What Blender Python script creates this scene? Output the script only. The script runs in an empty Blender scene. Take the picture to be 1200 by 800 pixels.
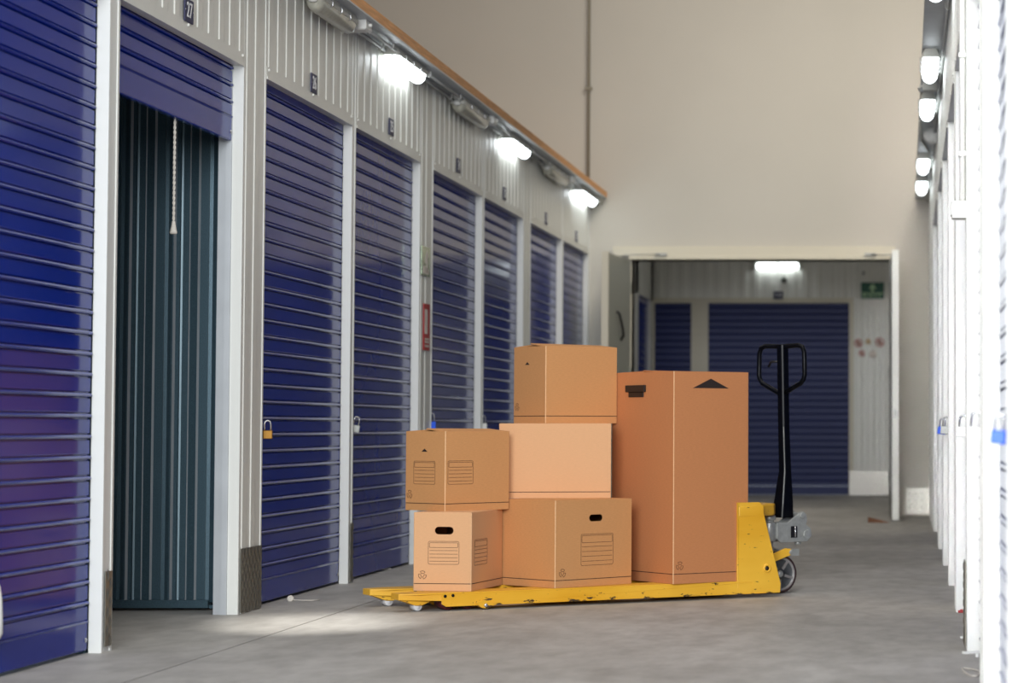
import bpy, bmesh, math, random
from mathutils import Vector, Matrix
random.seed(7)
SC = bpy.context.scene
COL = SC.collection
# ------------------------------------------------------------------ camera model (1200x800 frame)
F = 2800.0; PX, HOR = 1060.0, 500.0; H = 0.78
PITCH = math.atan(0.0424); PY0 = HOR - F*math.tan(PITCH)
L = 2.776      # corridor face of the left units: x = -L
R = 0.221      # corridor face of the right units
YB = 21.0      # back wall
YF = 27.3      # far wall beyond the doorway
def ray(px, py):
    a = (px-PX)/F; b = -(py-PY0)/F
    c, s = math.cos(PITCH), math.sin(PITCH)
    return Vector((a, c - s*b, s + c*b))
def onX(px, py, X):
    d = ray(px, py); t = X/d.x; return Vector((X, d.y*t, H+d.z*t))
def onY(px, py, Y):
    d = ray(px, py); t = Y/d.y; return Vector((d.x*t, Y, H+d.z*t))
def onZ(px, py, z):
    d = ray(px, py); t = (z-H)/d.z; return Vector((d.x*t, d.y*t, z))

# ------------------------------------------------------------------ materials
def srgb(r, g, b):
    f = lambda v: (v/255/12.92 if v/255 <= .04045 else ((v/255+.055)/1.055)**2.4)
    return (f(r), f(g), f(b), 1)
def mat(name, col, rough=.5, metal=0.0, noise=0.0, nscale=8.0, bump=0.0, bscale=60.0, stretch=(1,1,1), spec=.5, coat=0.0):
    m = bpy.data.materials.new(name); m.use_nodes = True
    nt = m.node_tree; b = nt.nodes['Principled BSDF']
    b.inputs['Base Color'].default_value = col
    b.inputs['Roughness'].default_value = rough
    b.inputs['Metallic'].default_value = metal
    b.inputs['Specular IOR Level'].default_value = spec
    b.inputs['Coat Weight'].default_value = coat
    tc = nt.nodes.new('ShaderNodeTexCoord'); mp = nt.nodes.new('ShaderNodeMapping')
    mp.inputs['Scale'].default_value = stretch
    nt.links.new(tc.outputs['Object'], mp.inputs['Vector'])
    if noise > 0:
        n = nt.nodes.new('ShaderNodeTexNoise'); n.inputs['Scale'].default_value = nscale; n.inputs['Detail'].default_value = 5
        nt.links.new(mp.outputs[0], n.inputs['Vector'])
        r = nt.nodes.new('ShaderNodeValToRGB')
        r.color_ramp.elements[0].position = .3; r.color_ramp.elements[1].position = .7
        r.color_ramp.elements[0].color = tuple(c*(1-noise) for c in col[:3])+(1,)
        r.color_ramp.elements[1].color = tuple(min(1, c*(1+noise)) for c in col[:3])+(1,)
        nt.links.new(n.outputs['Fac'], r.inputs['Fac']); nt.links.new(r.outputs['Color'], b.inputs['Base Color'])
    if bump > 0:
        n2 = nt.nodes.new('ShaderNodeTexNoise'); n2.inputs['Scale'].default_value = bscale; n2.inputs['Detail'].default_value = 3
        nt.links.new(mp.outputs[0], n2.inputs['Vector'])
        bp = nt.nodes.new('ShaderNodeBump'); bp.inputs['Strength'].default_value = bump; bp.inputs['Distance'].default_value = .002
        nt.links.new(n2.outputs['Fac'], bp.inputs['Height']); nt.links.new(bp.outputs['Normal'], b.inputs['Normal'])
    return m
def emis(name, col, strength):
    m = bpy.data.materials.new(name); m.use_nodes = True
    b = m.node_tree.nodes['Principled BSDF']
    b.inputs['Base Color'].default_value = (.8, .8, .8, 1)
    b.inputs['Emission Color'].default_value = col; b.inputs['Emission Strength'].default_value = strength
    return m
M = {}
M['panel'] = mat('painted_white_steel', srgb(220, 220, 213), .36, 0, .03, 2.0)
M['white'] = mat('white_trim_paint', srgb(226, 227, 222), .35)
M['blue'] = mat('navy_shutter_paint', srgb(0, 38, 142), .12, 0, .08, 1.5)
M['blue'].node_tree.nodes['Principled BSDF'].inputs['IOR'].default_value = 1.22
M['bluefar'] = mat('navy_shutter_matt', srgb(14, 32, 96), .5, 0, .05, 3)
M['pale'] = mat('pale_shutter_paint', srgb(214, 216, 232), .4)
M['wall'] = mat('cream_render', srgb(193, 189, 180), .9, 0, .03, .9, .25, 40)
M['pier'] = mat('cream_render_lower', srgb(196, 188, 172), .9)
M['frame'] = mat('beige_frame_paint', srgb(204, 198, 180), .5)
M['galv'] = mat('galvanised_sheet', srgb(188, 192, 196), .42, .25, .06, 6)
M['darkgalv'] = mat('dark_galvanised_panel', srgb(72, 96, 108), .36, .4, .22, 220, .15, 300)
M['midgalv'] = mat('galvanised_edge_sheen', srgb(118, 140, 150), .4, .3)  # paler tone paints the sheen on the partition rib edges
M['ply'] = mat('plywood_edge', srgb(218, 164, 114), .8, 0, .18, 20, stretch=(1, .3, 6))
M['grey'] = mat('grey_plastic', srgb(196, 196, 188), .5)
M['conduit'] = mat('grey_conduit', srgb(168, 170, 168), .45)
M['whiteplastic'] = mat('white_plastic', srgb(232, 232, 228), .4)
M['lens'] = mat('clear_ribbed_lens', srgb(178, 176, 162), .15, 0, .1, 40)
M['lamp'] = emis('lit_lens', (.90, .97, 1, 1), 6)
M['lampR'] = emis('lit_lens_right', (.90, .97, 1, 1), 5)
M['tube'] = emis('lit_tube', (.90, .98, 1, 1), 6)
M['plate'] = mat('dark_blue_plate', srgb(38, 40, 78), .5)
M['digit'] = mat('white_lettering', srgb(235, 235, 235), .5)
M['card'] = mat('cardboard', srgb(206, 150, 98), .85, 0, .05, 60, .25, 260, (1, 1, 5), spec=.2)
M['cardlight'] = mat('pale_cardboard', srgb(222, 172, 128), .85, 0, .03, 60, .15, 260, (1, 1, 5), spec=.2)
M['cardred'] = mat('reddish_cardboard', srgb(198, 132, 86), .85, 0, .05, 60, .25, 260, (1, 1, 5), spec=.2)
M['crease'] = mat('cardboard_crease', srgb(232, 186, 140), .8, 0, .1, 90)  # paler than the board: crease wear with the edge highlight painted in
M['ink'] = mat('brown_black_ink', srgb(40, 28, 24), .8)
M['inkthin'] = mat('faded_brown_ink', srgb(98, 62, 38), .8)
M['black'] = mat('black_plastic', srgb(20, 20, 24), .45)
M['blackmetal'] = mat('black_gloss_paint', srgb(9, 11, 16), .36, 0, .2, 20, spec=.16)
M['steel'] = mat('cast_grey_metal', srgb(168, 170, 166), .38, .35, .15, 40, .3, 90)
M['bright'] = mat('bright_steel', srgb(205, 206, 208), .25, .85)
M['brass'] = mat('aged_brass', srgb(150, 108, 44), .35, .7)
M['rubber'] = mat('grey_brown_tread', srgb(62, 42, 44), .6)
M['wheelcore'] = mat('grey_wheel_core', srgb(74, 76, 78), .5, .3, .2, 30)
M['wheelrim'] = mat('worn_wheel_rim', srgb(140, 136, 134), .5, .3, .15, 60)
M['maroon'] = mat('maroon_roller', srgb(82, 24, 28), .5)
M['rollwhite'] = mat('white_nylon', srgb(214, 214, 216), .4)
M['green'] = mat('dark_green_sign', srgb(16, 84, 66), .5)
M['signpale'] = mat('pale_green_sign', srgb(170, 205, 160), .5)
M['lumi'] = mat('shiny_green_grey_sign', srgb(150, 165, 140), .18, .6, .3, 30)
M['red'] = mat('sign_red', srgb(170, 34, 36), .5)
M['dullred'] = mat('dull_red_ring', srgb(176, 96, 92), .6)
M['signwhite'] = mat('sign_white', srgb(218, 208, 198), .6)
M['signbeige'] = mat('pale_yellow_sign', srgb(208, 186, 150), .6)
M['padblue'] = mat('blue_padlock_shell', srgb(30, 92, 230), .35)
M['rope'] = mat('white_rope', srgb(206, 200, 190), .8, 0, .15, 200)
M['wood'] = mat('brown_wood', srgb(126, 84, 58), .7, 0, .2, 12)
M['leaf'] = mat('grey_leaf_paint', srgb(146, 148, 140), .4)
M['darkgap'] = mat('dark_interior', srgb(26, 28, 30), .9)
M['deck'] = mat('hall_ceiling_sheet', srgb(200, 196, 188), .9)

def make_floor():
    m = bpy.data.materials.new('power_floated_concrete'); m.use_nodes = True
    nt = m.node_tree; N = nt.nodes; K = nt.links; b = N['Principled BSDF']
    tc = N.new('ShaderNodeTexCoord')
    def noise(scale, st, det=6, rough=.6):
        mp = N.new('ShaderNodeMapping'); mp.inputs['Scale'].default_value = st
        n = N.new('ShaderNodeTexNoise'); n.inputs['Scale'].default_value = scale; n.inputs['Detail'].default_value = det; n.inputs['Roughness'].default_value = rough
        K.new(tc.outputs['Object'], mp.inputs['Vector']); K.new(mp.outputs[0], n.inputs['Vector']); return n
    n1 = noise(1.1, (1, .55, 1)); n2 = noise(9, (1, .45, 1)); n3 = noise(3.0, (.8, 2.4, 1), 8, .7); n4 = noise(160, (1, 1, 1), 2)
    r1 = N.new('ShaderNodeValToRGB'); e = r1.color_ramp.elements
    e[0].position = .32; e[0].color = srgb(158, 155, 150); e[1].position = .68; e[1].color = srgb(188, 185, 180)
    K.new(n1.outputs['Fac'], r1.inputs['Fac'])
    def mix(a, bcol, fac, kind='MIX'):
        x = N.new('ShaderNodeMix'); x.data_type = 'RGBA'; x.blend_type = kind
        K.new(a, x.inputs[6])
        if isinstance(bcol, tuple): x.inputs[7].default_value = bcol
        else: K.new(bcol, x.inputs[7])
        if isinstance(fac, float): x.inputs[0].default_value = fac
        else: K.new(fac, x.inputs[0])
        return x.outputs[2]
    r2 = N.new('ShaderNodeValToRGB'); e = r2.color_ramp.elements
    e[0].position = .36; e[0].color = (.62, .61, .60, 1); e[1].position = .62; e[1].color = (1.1, 1.1, 1.1, 1)
    K.new(n2.outputs['Fac'], r2.inputs['Fac'])
    c = mix(r1.outputs[0], r2.outputs[0], .45, 'MULTIPLY')
    r3 = N.new('ShaderNodeValToRGB'); e = r3.color_ramp.elements
    e[0].position = .62; e[0].color = (0, 0, 0, 1); e[1].position = .74; e[1].color = (.5, .5, .5, 1)
    K.new(n3.outputs['Fac'], r3.inputs['Fac'])
    c = mix(c, srgb(206, 200, 190), r3.outputs[0])
    K.new(c, b.inputs['Base Color'])
    b.inputs['Roughness'].default_value = .55; b.inputs['Specular IOR Level'].default_value = .35
    bp = N.new('ShaderNodeBump'); bp.inputs['Strength'].default_value = .12; bp.inputs['Distance'].default_value = .002
    K.new(n4.outputs['Fac'], bp.inputs['Height']); K.new(bp.outputs['Normal'], b.inputs['Normal'])
    return m
M['floor'] = make_floor()

def make_yellow():
    m = bpy.data.materials.new('worn_yellow_paint'); m.use_nodes = True
    nt = m.node_tree; N = nt.nodes; K = nt.links; b = N['Principled BSDF']
    tc = N.new('ShaderNodeTexCoord')
    mp = N.new('ShaderNodeMapping'); mp.inputs['Scale'].default_value = (.35, 1, 1)
    K.new(tc.outputs['Object'], mp.inputs['Vector'])
    n = N.new('ShaderNodeTexNoise'); n.inputs['Scale'].default_value = 58; n.inputs['Detail'].default_value = 7; n.inputs['Roughness'].default_value = .65
    K.new(mp.outputs[0], n.inputs['Vector'])
    nb = N.new('ShaderNodeTexNoise'); nb.inputs['Scale'].default_value = 5; nb.inputs['Detail'].default_value = 3
    K.new(mp.outputs[0], nb.inputs['Vector'])
    # more wear towards the bottom edge of the forks (object z)
    sx = N.new('ShaderNodeSeparateXYZ'); K.new(tc.outputs['Object'], sx.inputs[0])
    mr = N.new('ShaderNodeMapRange'); mr.inputs['From Min'].default_value = .018; mr.inputs['From Max'].default_value = .05
    mr.inputs['To Min'].default_value = .11; mr.inputs['To Max'].default_value = 0.0
    K.new(sx.outputs['Z'], mr.inputs['Value'])
    ad = N.new('ShaderNodeMath'); ad.operation = 'ADD'; K.new(n.outputs['Fac'], ad.inputs[0]); K.new(mr.outputs[0], ad.inputs[1])
    r = N.new('ShaderNodeValToRGB'); e = r.color_ramp.elements
    e[0].position = .655; e[0].color = (0, 0, 0, 1); e[1].position = .675; e[1].color = (1, 1, 1, 1)
    K.new(ad.outputs[0], r.inputs['Fac'])
    ry = N.new('ShaderNodeValToRGB'); e = ry.color_ramp.elements
    e[0].position = .35; e[0].color = srgb(228, 166, 34); e[1].position = .7; e[1].color = srgb(246, 192, 62)
    K.new(nb.outputs['Fac'], ry.inputs['Fac'])
    x = N.new('ShaderNodeMix'); x.data_type = 'RGBA'; K.new(r.outputs[0], x.inputs[0]); K.new(ry.outputs[0], x.inputs[6]); x.inputs[7].default_value = srgb(64, 48, 34)
    K.new(x.outputs[2], b.inputs['Base Color']); b.inputs['Roughness'].default_value = .45
    return m
M['yellow'] = make_yellow()

def make_checker_plate():
    m = bpy.data.materials.new('tread_plate'); m.use_nodes = True
    b = m.node_tree.nodes['Principled BSDF']
    b.inputs['Base Color'].default_value = srgb(122, 118, 108); b.inputs['Metallic'].default_value = .7; b.inputs['Roughness'].default_value = .35
    return m
M['tread'] = make_checker_plate()
M['treadlight'] = mat('light_tread_plate', srgb(214, 210, 202), .35, .3)

# ------------------------------------------------------------------ mesh building
class MB:
    def __init__(s): s.v = []; s.f = []; s.m = []; s.sm = []
    def face(s, pts, mi=0, smooth=False):
        i = len(s.v); s.v += [tuple(p) for p in pts]; s.f.append(tuple(range(i, i+len(pts)))); s.m.append(mi); s.sm.append(smooth)
    def grid(s, rows, mi=0, smooth=True, closed=False):
        i = len(s.v); n = len(rows[0])
        for r in rows: s.v += [tuple(p) for p in r]
        for a in range(len(rows)-1):
            for b in range(n if closed else n-1):
                b2 = (b+1) % n
                s.f.append((i+a*n+b, i+a*n+b2, i+(a+1)*n+b2, i+(a+1)*n+b)); s.m.append(mi); s.sm.append(smooth)
        return i
    def box(s, x0, x1, y0, y1, z0, z1, mi=0, T=None):
        P = [Vector((x, y, z)) for z in (z0, z1) for y in (y0, y1) for x in (x0, x1)]
        if T is not None: P = [T @ p for p in P]
        i = len(s.v); s.v += [tuple(p) for p in P]
        for q in ((0,2,3,1), (4,5,7,6), (0,1,5,4), (2,6,7,3), (0,4,6,2), (1,3,7,5)):
            s.f.append(tuple(i+k for k in q)); s.m.append(mi); s.sm.append(False)
    def prism(s, poly, d0, d1, fn, mi=0):
        """poly in 2D, extruded between d0 and d1; fn(a,b,d)->point"""
        A = [fn(a, b, d0) for a, b in poly]; B = [fn(a, b, d1) for a, b in poly]
        n = len(poly); i = len(s.v); s.v += [tuple(p) for p in A+B]
        s.f.append(tuple(i+k for k in range(n))); s.m.append(mi); s.sm.append(False)
        s.f.append(tuple(i+n+k for k in reversed(range(n)))); s.m.append(mi); s.sm.append(False)
        for k in range(n):
            k2 = (k+1) % n
            s.f.append((i+k, i+k2, i+n+k2, i+n+k)); s.m.append(mi); s.sm.append(False)
    def tube(s, pts, r, n=10, mi=0, caps=True, closed=False):
        pts = [Vector(p) for p in pts]; rows = []; N = len(pts)
        up = None
        for k, p in enumerate(pts):
            if closed: t = pts[(k+1) % N]-pts[(k-1) % N]
            else: t = pts[min(k+1, N-1)]-pts[max(k-1, 0)]
            t.normalize()
            if up is None:
                up = Vector((0, 0, 1)) if abs(t.z) < .9 else Vector((1, 0, 0))
            a = t.cross(up)
            if a.length < 1e-4: a = t.orthogonal()
            a.normalize(); b = a.cross(t); b.normalize(); up = b
            rr = r[k] if isinstance(r, (list, tuple)) else r
            rows.append([p + a*(rr*math.cos(2*math.pi*j/n)) + b*(rr*math.sin(2*math.pi*j/n)) for j in range(n)])
        if closed: rows.append(rows[0])
        s.grid(rows, mi, True, True)
        if caps and not closed:
            s.face(rows[0][::-1], mi); s.face(rows[-1], mi)
    def lathe(s, prof, T=None, n=24, mi=0):
        """prof: (r, z) list, revolved about local z"""
        rows = []
        for r, z in prof:
            row = [Vector((r*math.cos(2*math.pi*j/n), r*math.sin(2*math.pi*j/n), z)) for j in range(n)]
            if T is not None: row = [T @ p for p in row]
            rows.append(row)
        s.grid(rows, mi, True, True)
    def build(s, name, mats, parent=None, bevel=0, shade=True):
        me = bpy.data.meshes.new(name); me.from_pydata(s.v, [], s.f)
        if not isinstance(mats, (list, tuple)): mats = [mats]
        for m in mats: me.materials.append(m)
        for p, mi, sm in zip(me.polygons, s.m, s.sm): p.material_index = mi; p.use_smooth = sm
        me.update()
        bm = bmesh.new(); bm.from_mesh(me); bmesh.ops.remove_doubles(bm, verts=bm.verts, dist=1e-6)
        bmesh.ops.recalc_face_normals(bm, faces=bm.faces); bm.to_mesh(me); bm.free()
        o = bpy.data.objects.new(name, me); COL.objects.link(o)
        if parent is not None: o.parent = parent
        if bevel:
            bv = o.modifiers.new('bevel', 'BEVEL'); bv.width = bevel; bv.segments = 2; bv.limit_method = 'ANGLE'; bv.angle_limit = math.radians(40)
        return o
def empty(name, loc, rz=0):
    o = bpy.data.objects.new(name, None); COL.objects.link(o); o.location = loc; o.rotation_euler = (0, 0, rz); o.empty_display_size = .1
    return o
def tag(o, label, cat, group=None):
    o['label'] = label; o['category'] = cat
    if group: o['group'] = group
    return o
def struct(o): o['kind'] = 'structure'; return o
def text_obj(name, s, size, m, Mx, parent=None, extr=.0006, align='CENTER'):
    cu = bpy.data.curves.new(name, 'FONT'); cu.body = s; cu.size = size; cu.align_x = align; cu.align_y = 'CENTER'; cu.extrude = extr
    t = bpy.data.objects.new('tmp', cu); COL.objects.link(t)
    bpy.context.view_layer.update()
    me = bpy.data.meshes.new_from_object(t.evaluated_get(bpy.context.evaluated_depsgraph_get()))
    bpy.data.objects.remove(t)
    me.transform(Mx); me.materials.clear(); me.materials.append(m); me.name = name
    o = bpy.data.objects.new(name, me); COL.objects.link(o)
    if parent is not None: o.parent = parent
    return o
def flip(s):   # orientation matrix: text facing the corridor on side s (-1 left wall faces +x; +1 right wall faces -x)
    if s < 0: return Matrix(((0, 0, 1, 0), (1, 0, 0, 0), (0, 1, 0, 0), (0, 0, 0, 1)))
    return Matrix(((0, 0, -1, 0), (-1, 0, 0, 0), (0, 1, 0, 0), (0, 0, 0, 1)))

# ------------------------------------------------------------------ levels
ZD = onX(312.5, 93, -L).z            # underside of the door headers
ZLIP = ZD + .055
ZS = 2.785                           # underside of the galvanised soffit
ZT = 2.845                           # top of the plywood deck
OV = .155                            # overhang
DJ = .042                            # jamb depth
TOPH = 7.0

# floor with a sawn control joint
mb = MB()
XJ = onZ(300, 749, 0).x
for x0, x1 in ((-9, XJ-.003), (XJ+.003, 5)):
    mb.box(x0, x1, -6, 29.5, -.12, 0)
mb.box(XJ-.003, XJ+.003, -6, 29.5, -.12, -.008, 1)
o = struct(mb.build('floor', [M['floor'], M['darkgap']]))

# ------------------------------------------------------------------ unit fronts
def ribbed(mb, X, s, y0, y1, z0, z1, pitch=.125, depth=.0042, mi=0, off=0.0):
    """vertical ribs standing out towards the corridor; s=-1 left wall, +1 right wall"""
    prof = [(y0, 0)]
    y = y0+.03+off
    while y < y1-.07:
        prof += [(y, 0), (y+.003, depth), (y+.06, depth), (y+.08, 0)]
        y += pitch
    prof.append((y1, 0))
    for (a, da), (b, db) in zip(prof[:-1], prof[1:]):
        xa, xb = X - s*da, X - s*db
        mb.face([(xa, a, z0), (xb, b, z0), (xb, b, z1), (xa, a, z1)], mi)
    mb.box(min(X+s*.002, X+s*.04), max(X+s*.002, X+s*.04), y0, y1, z0, z1, mi)

Jl = {28: onX(117.6, 762, -L).y, 27: onX(277.6, 720, -L).y, 26: onX(408.7, 500, -L).y, 25: onX(491, 300, -L).y,
      24: onX(563.9, 330, -L).y, 23: onX(612.5, 310, -L).y, 22: onX(657.7, 350, -L).y, 21: onX(688.5, 350, -L).y}
El = {27: onX(129.6, 760, -L).y, 26: onX(304.6, 705, -L).y, 25: onX(413.3, 500, -L).y, 24: onX(505.6, 420, -L).y,
      23: onX(566.6, 330, -L).y, 22: onX(621.3, 300, -L).y, 21: onX(659.3, 350, -L).y}
El[28] = Jl[28]-1.40
print('left', {k: (round(El[k], 2), round(Jl[k], 2)) for k in Jl}, 'ZD', ZD)
Jr = [4.87, 6.58, 8.34, 10.1, 11.8, 13.5, 15.3, 17.9]
Er = [3.45, 4.87+.22, 6.58+.36, 8.34+.22, 10.1+.36, 11.8+.22, 13.5+.36, 15.3+.55]

def unit_wall(s, X, doors, y_start, y_end):
    """doors: list of (near, far). returns wall object"""
    mb = MB()
    xin = X + s*DJ
    # header band
    zones = sorted(doors)
    prev = y_start
    segs = []
    for a, b in zones:
        if a-prev > .03: segs.append((prev, a))
        prev = b
    if y_end-prev > .02: segs.append((prev, y_end))
    for a, b in segs:
        if b-a > .18: ribbed(mb, X, s, a+.018, b-.018, 0, ZS, .13 if b-a < .6 else .148, .0045, 0, -.005)
        xs = sorted((X-s*.003, X+s*DJ))
        mb.box(xs[0], xs[1], a, a+.018, 0, ZS, 1); mb.box(xs[0], xs[1], b-.018, b, 0, ZS, 1)
        if b-a <= .18: mb.box(min(X, X+s*DJ), max(X, X+s*DJ), a+.018, b-.018, 0, ZS, 1)
    for a, b in zones:
        ribbed(mb, X, s, a, b, ZLIP, ZS, .148, .0045, 0)
    return mb
s = -1
doorsL = [(El[k], Jl[k]) for k in sorted(Jl, reverse=True)]
wl = struct(unit_wall(-1, -L, doorsL, El[28]-.2, YB).build('wall_left', [M['panel'], M['white']]))
doorsR = list(zip(Er, Jr))
wr = struct(unit_wall(1, R, doorsR, 3.2, YB).build('wall_right', [M['white'], M['white']]))
# header lips above each door
tn = 1
for s, X, ds in ((-1, -L, doorsL), (1, R, doorsR)):
    for a, b in ds:
        mb = MB()
        xs = sorted((X-s*.004, X+s*DJ))
        mb.box(xs[0], xs[1], a, b, ZD+.004, ZLIP)
        xs = sorted((X-s*.008, X+s*.0))
        mb.box(xs[0], xs[1], a, b, ZD, ZD+.012)
        for yy in (a+.03, (a+b)/2, b-.03):       # fixing bolts
            mb.lathe([(0, .008), (.006, .006), (.008, 0)], Matrix.Translation((X-s*.004, yy, (ZD+ZLIP)/2+.015)) @ Matrix.Rotation(-s*math.pi/2, 4, 'Y'), 8)
        struct(mb.build('trim_%d' % tn, M['white'] if s > 0 else M['panel'])); tn += 1

# plywood deck with galvanised soffit over the units
for s, X, x_far in ((-1, -L, -9), (1, R, 5)):
    ov = OV if s < 0 else .126
    xs = sorted((X-s*ov, X+s*6.0 if s < 0 else 5))
    mb = MB(); mb.box(xs[0], xs[1], 2.8, YB-.02, ZS, ZS+.008)
    mb.build_name = 0
    struct(mb.build('trim_%d' % tn, M['galv'])); tn += 1
    mb = MB(); mb.box(xs[0], xs[1], 2.8, YB-.02, ZS+.008, ZT)
    o = mb.build('trim_%d' % tn, M['ply'] if s < 0 else M['grey']); struct(o); tn += 1

# ------------------------------------------------------------------ roller shutters
def curtain(mb, s, Xp, y0, y1, z0, z1, pitch=.0715, mi=0, curl=True):
    """ribbed curtain whose ends bend back into the side guides. Xp = corridor-side face, s = wall side"""
    w = y1-y0
    cols = [(0, .004), (.015, .001), (.04, 0), (.08, 0), (w-.04, 0), (w-.012, .0), (w-.005, .004), (w, .012)]
    if not curl: cols = [(0, 0), (w, 0)]
    prof = []
    z = z0
    while z < z1:
        t1, t2 = random.uniform(-.0005, .0005), random.uniform(-.0005, .0005)
        for dz, d in ((0, t1), (.0445, t2), (.0465, .007), (.0495, .007), (.0525, -.003), (.0575, -.007), (.063, -.003), (.0655, .006), (.068, .006), (.0700, t1)):
            if z+dz <= z1: prof.append((z+dz, d))
        z += pitch
    prof.append((z1, 0))
    rows = [[(Xp + s*(d+c), y0+t, zz) for t, c in cols] for zz, d in prof]
    i = mb.grid(rows, mi, False)
    xb = Xp+s*.035
    mb.face([(xb, y0, z0), (xb, y1, z0), (xb, y1, z1), (xb, y0, z1)], mi)
def shutter(s, X, y0, y1, label, group, material, zbot=0.012, latch=True):
    root = empty('roller_shutter', (X+s*DJ, (y0+y1)/2, 0))
    tag(root, label, 'roller door', group)
    ox, oy = root.location.x, root.location.y
    bar = .105
    mb = MB(); curtain(mb, s, X+s*DJ-ox, y0-oy+.004, y1-oy-.004, zbot+bar, ZD+.03)
    mb.build('curtain', material, root)
    mb = MB()
    w = y1-y0
    cols = [(0.004, .002), (.03, 0), (w-.02, 0), (w-.010, .002), (w-.004, .010)]
    rows = [[(s*(c+d), y0-oy+t, z) for t, c in cols] for z, d in ((zbot, .02), (zbot, .002), (zbot+.004, 0), (zbot+bar-.012, -.001), (zbot+bar-.004, -.006), (zbot+bar, .004))]
    mb.grid(rows, 0, False)
    for t in (.05, w-.03):
        mb.lathe([(0, .012), (.007, .01), (.009, 0)], Matrix.Translation((s*.006, y0-oy+t, zbot+.035)) @ Matrix.Rotation(-s*math.pi/2, 4, 'Y'), 8, 1)
    mb.build('bottom_rail', [material, M['bright']], root)
    if latch:
        mb = MB(); mb.box(-.012 if s < 0 else -.02, .02 if s < 0 else .012, y0-oy+.012, y0-oy+.10, .775, .80)
        mb.box(min(0, -s*.028), max(0, -s*.028), y0-oy+.03, y0-oy+.036, .765, .815)
        mb.build('latch', M['bright'], root, .002)
    return root
desc = {28: 'deep blue roller shutter nearest the camera at the left edge',
        26: 'blue roller shutter below the plate 26 with a brass padlock',
        25: 'navy roller shutter below the plate 25 with a steel padlock',
        24: 'navy roller shutter right of the red fire sign post below plate 24',
        23: 'navy roller shutter below the plate 23 behind the left box stack',
        22: 'navy roller shutter below plate 22, second before the back wall in the left row',
        21: 'last navy roller shutter of the left row next to the back wall'}
for k in desc:
    shutter(-1, -L, El[k], Jl[k], desc[k], 'navy roller shutters of the left row', M['blue'])
z27 = onX(272, 165, -L-DJ).z
shutter(-1, -L, El[27], Jl[27], 'half-raised blue roller shutter under plate 27 above the open unit', 'navy roller shutters of the left row', M['blue'], z27, False)
ords = ['nearest pale shutter of the right row at the right edge', 'pale ribbed shutter of the right row behind the blue padlock',
        'pale shutter of the right row just behind the white conduit post', 'fourth pale shutter from the camera in the right row',
        'fifth pale shutter from the camera in the right row', 'sixth pale shutter from the camera in the right row',
        'seventh pale shutter from the camera in the right row', 'last pale shutter of the right row by the back wall']
for (a, b), t in zip(doorsR, ords):
    shutter(1, R, a, b, t, 'pale shutters of the right row', M['blue'])

# ------------------------------------------------------------------ open unit 27: partition, side, back
def vribs(mb, x0, x1, Y, z0, z1):
    pat = [(.0, .018, 1), (.006, .0, 0), (.022, .0, 0), (.030, .012, 2), (.038, .010, 0), (.064, .010, 2), (.067, .016, 1), (.070, .010, 0), (.104, .016, 1), (.110, .002, 0), (.145, .002, 2), (.150, .008, 0), (.165, .006, 0), (.184, .018, 0)]  # paler slots put the light caught by the rib edges into colour
    prof = [(x0, 0, 0)]; x = -3.318-.19*10
    while x < x1:
        for dx, d, m in pat:
            if x+dx < x1: prof.append((x+dx, d, m))
        x += .19
    prof.append((x1, 0, 0))
    for (a, da, m), (b, db, _) in zip(prof[:-1], prof[1:]):
        mb.face([(a, Y-da, z0), (b, Y-db, z0), (b, Y-db, z1), (a, Y-da, z1)], m)
    mb.box(x0, x1, Y+.004, Y+.02, z0, z1)
YP = 10.22
xr = onY(257, 500, YP).x
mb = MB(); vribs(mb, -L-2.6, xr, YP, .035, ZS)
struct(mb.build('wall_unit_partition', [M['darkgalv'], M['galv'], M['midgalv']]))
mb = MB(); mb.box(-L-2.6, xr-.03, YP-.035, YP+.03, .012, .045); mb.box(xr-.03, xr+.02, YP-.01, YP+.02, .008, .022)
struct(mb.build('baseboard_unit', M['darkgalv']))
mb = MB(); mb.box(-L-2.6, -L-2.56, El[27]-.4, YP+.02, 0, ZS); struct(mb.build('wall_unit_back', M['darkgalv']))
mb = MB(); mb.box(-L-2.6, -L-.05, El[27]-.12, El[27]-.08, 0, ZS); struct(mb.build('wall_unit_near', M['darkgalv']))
# guide rail at the far jamb of unit 27
mb = MB(); mb.box(-L-.066, -L-DJ, Jl[27]-.012, Jl[27]+.01, 0, ZD); mb.box(-L-.10, -L-.066, Jl[27]+.0, Jl[27]+.008, 0, ZD)
struct(mb.build('trim_%d' % tn, M['galv'])); tn += 1
# pull cord
pc = onX(205, 141, -L-.06); pb = onX(203.5, 262, -L-.06)
root = empty('tasselled_cord', (pc.x, pc.y, pb.z)); root.name = 'tasselled_cord'; tag(root, 'white twisted cord with a tassel hanging in the open unit', 'cord')
mb = MB(); n = 60
for ph in (0, math.pi):
    mb.tube([(.003*math.cos(ph+i*1.1), .003*math.sin(ph+i*1.1), (pc.z-pb.z+.01)*i/n) for i in range(n+1)], .0032, 6)
mb.build('rope', M['rope'], root)
mb = MB(); mb.lathe([(0, .012), (.006, .01), (.008, -.005), (.015, -.035), (.012, -.04), (0, -.04)], None, 14); mb.build('tassel', M['rope'], root)
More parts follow.
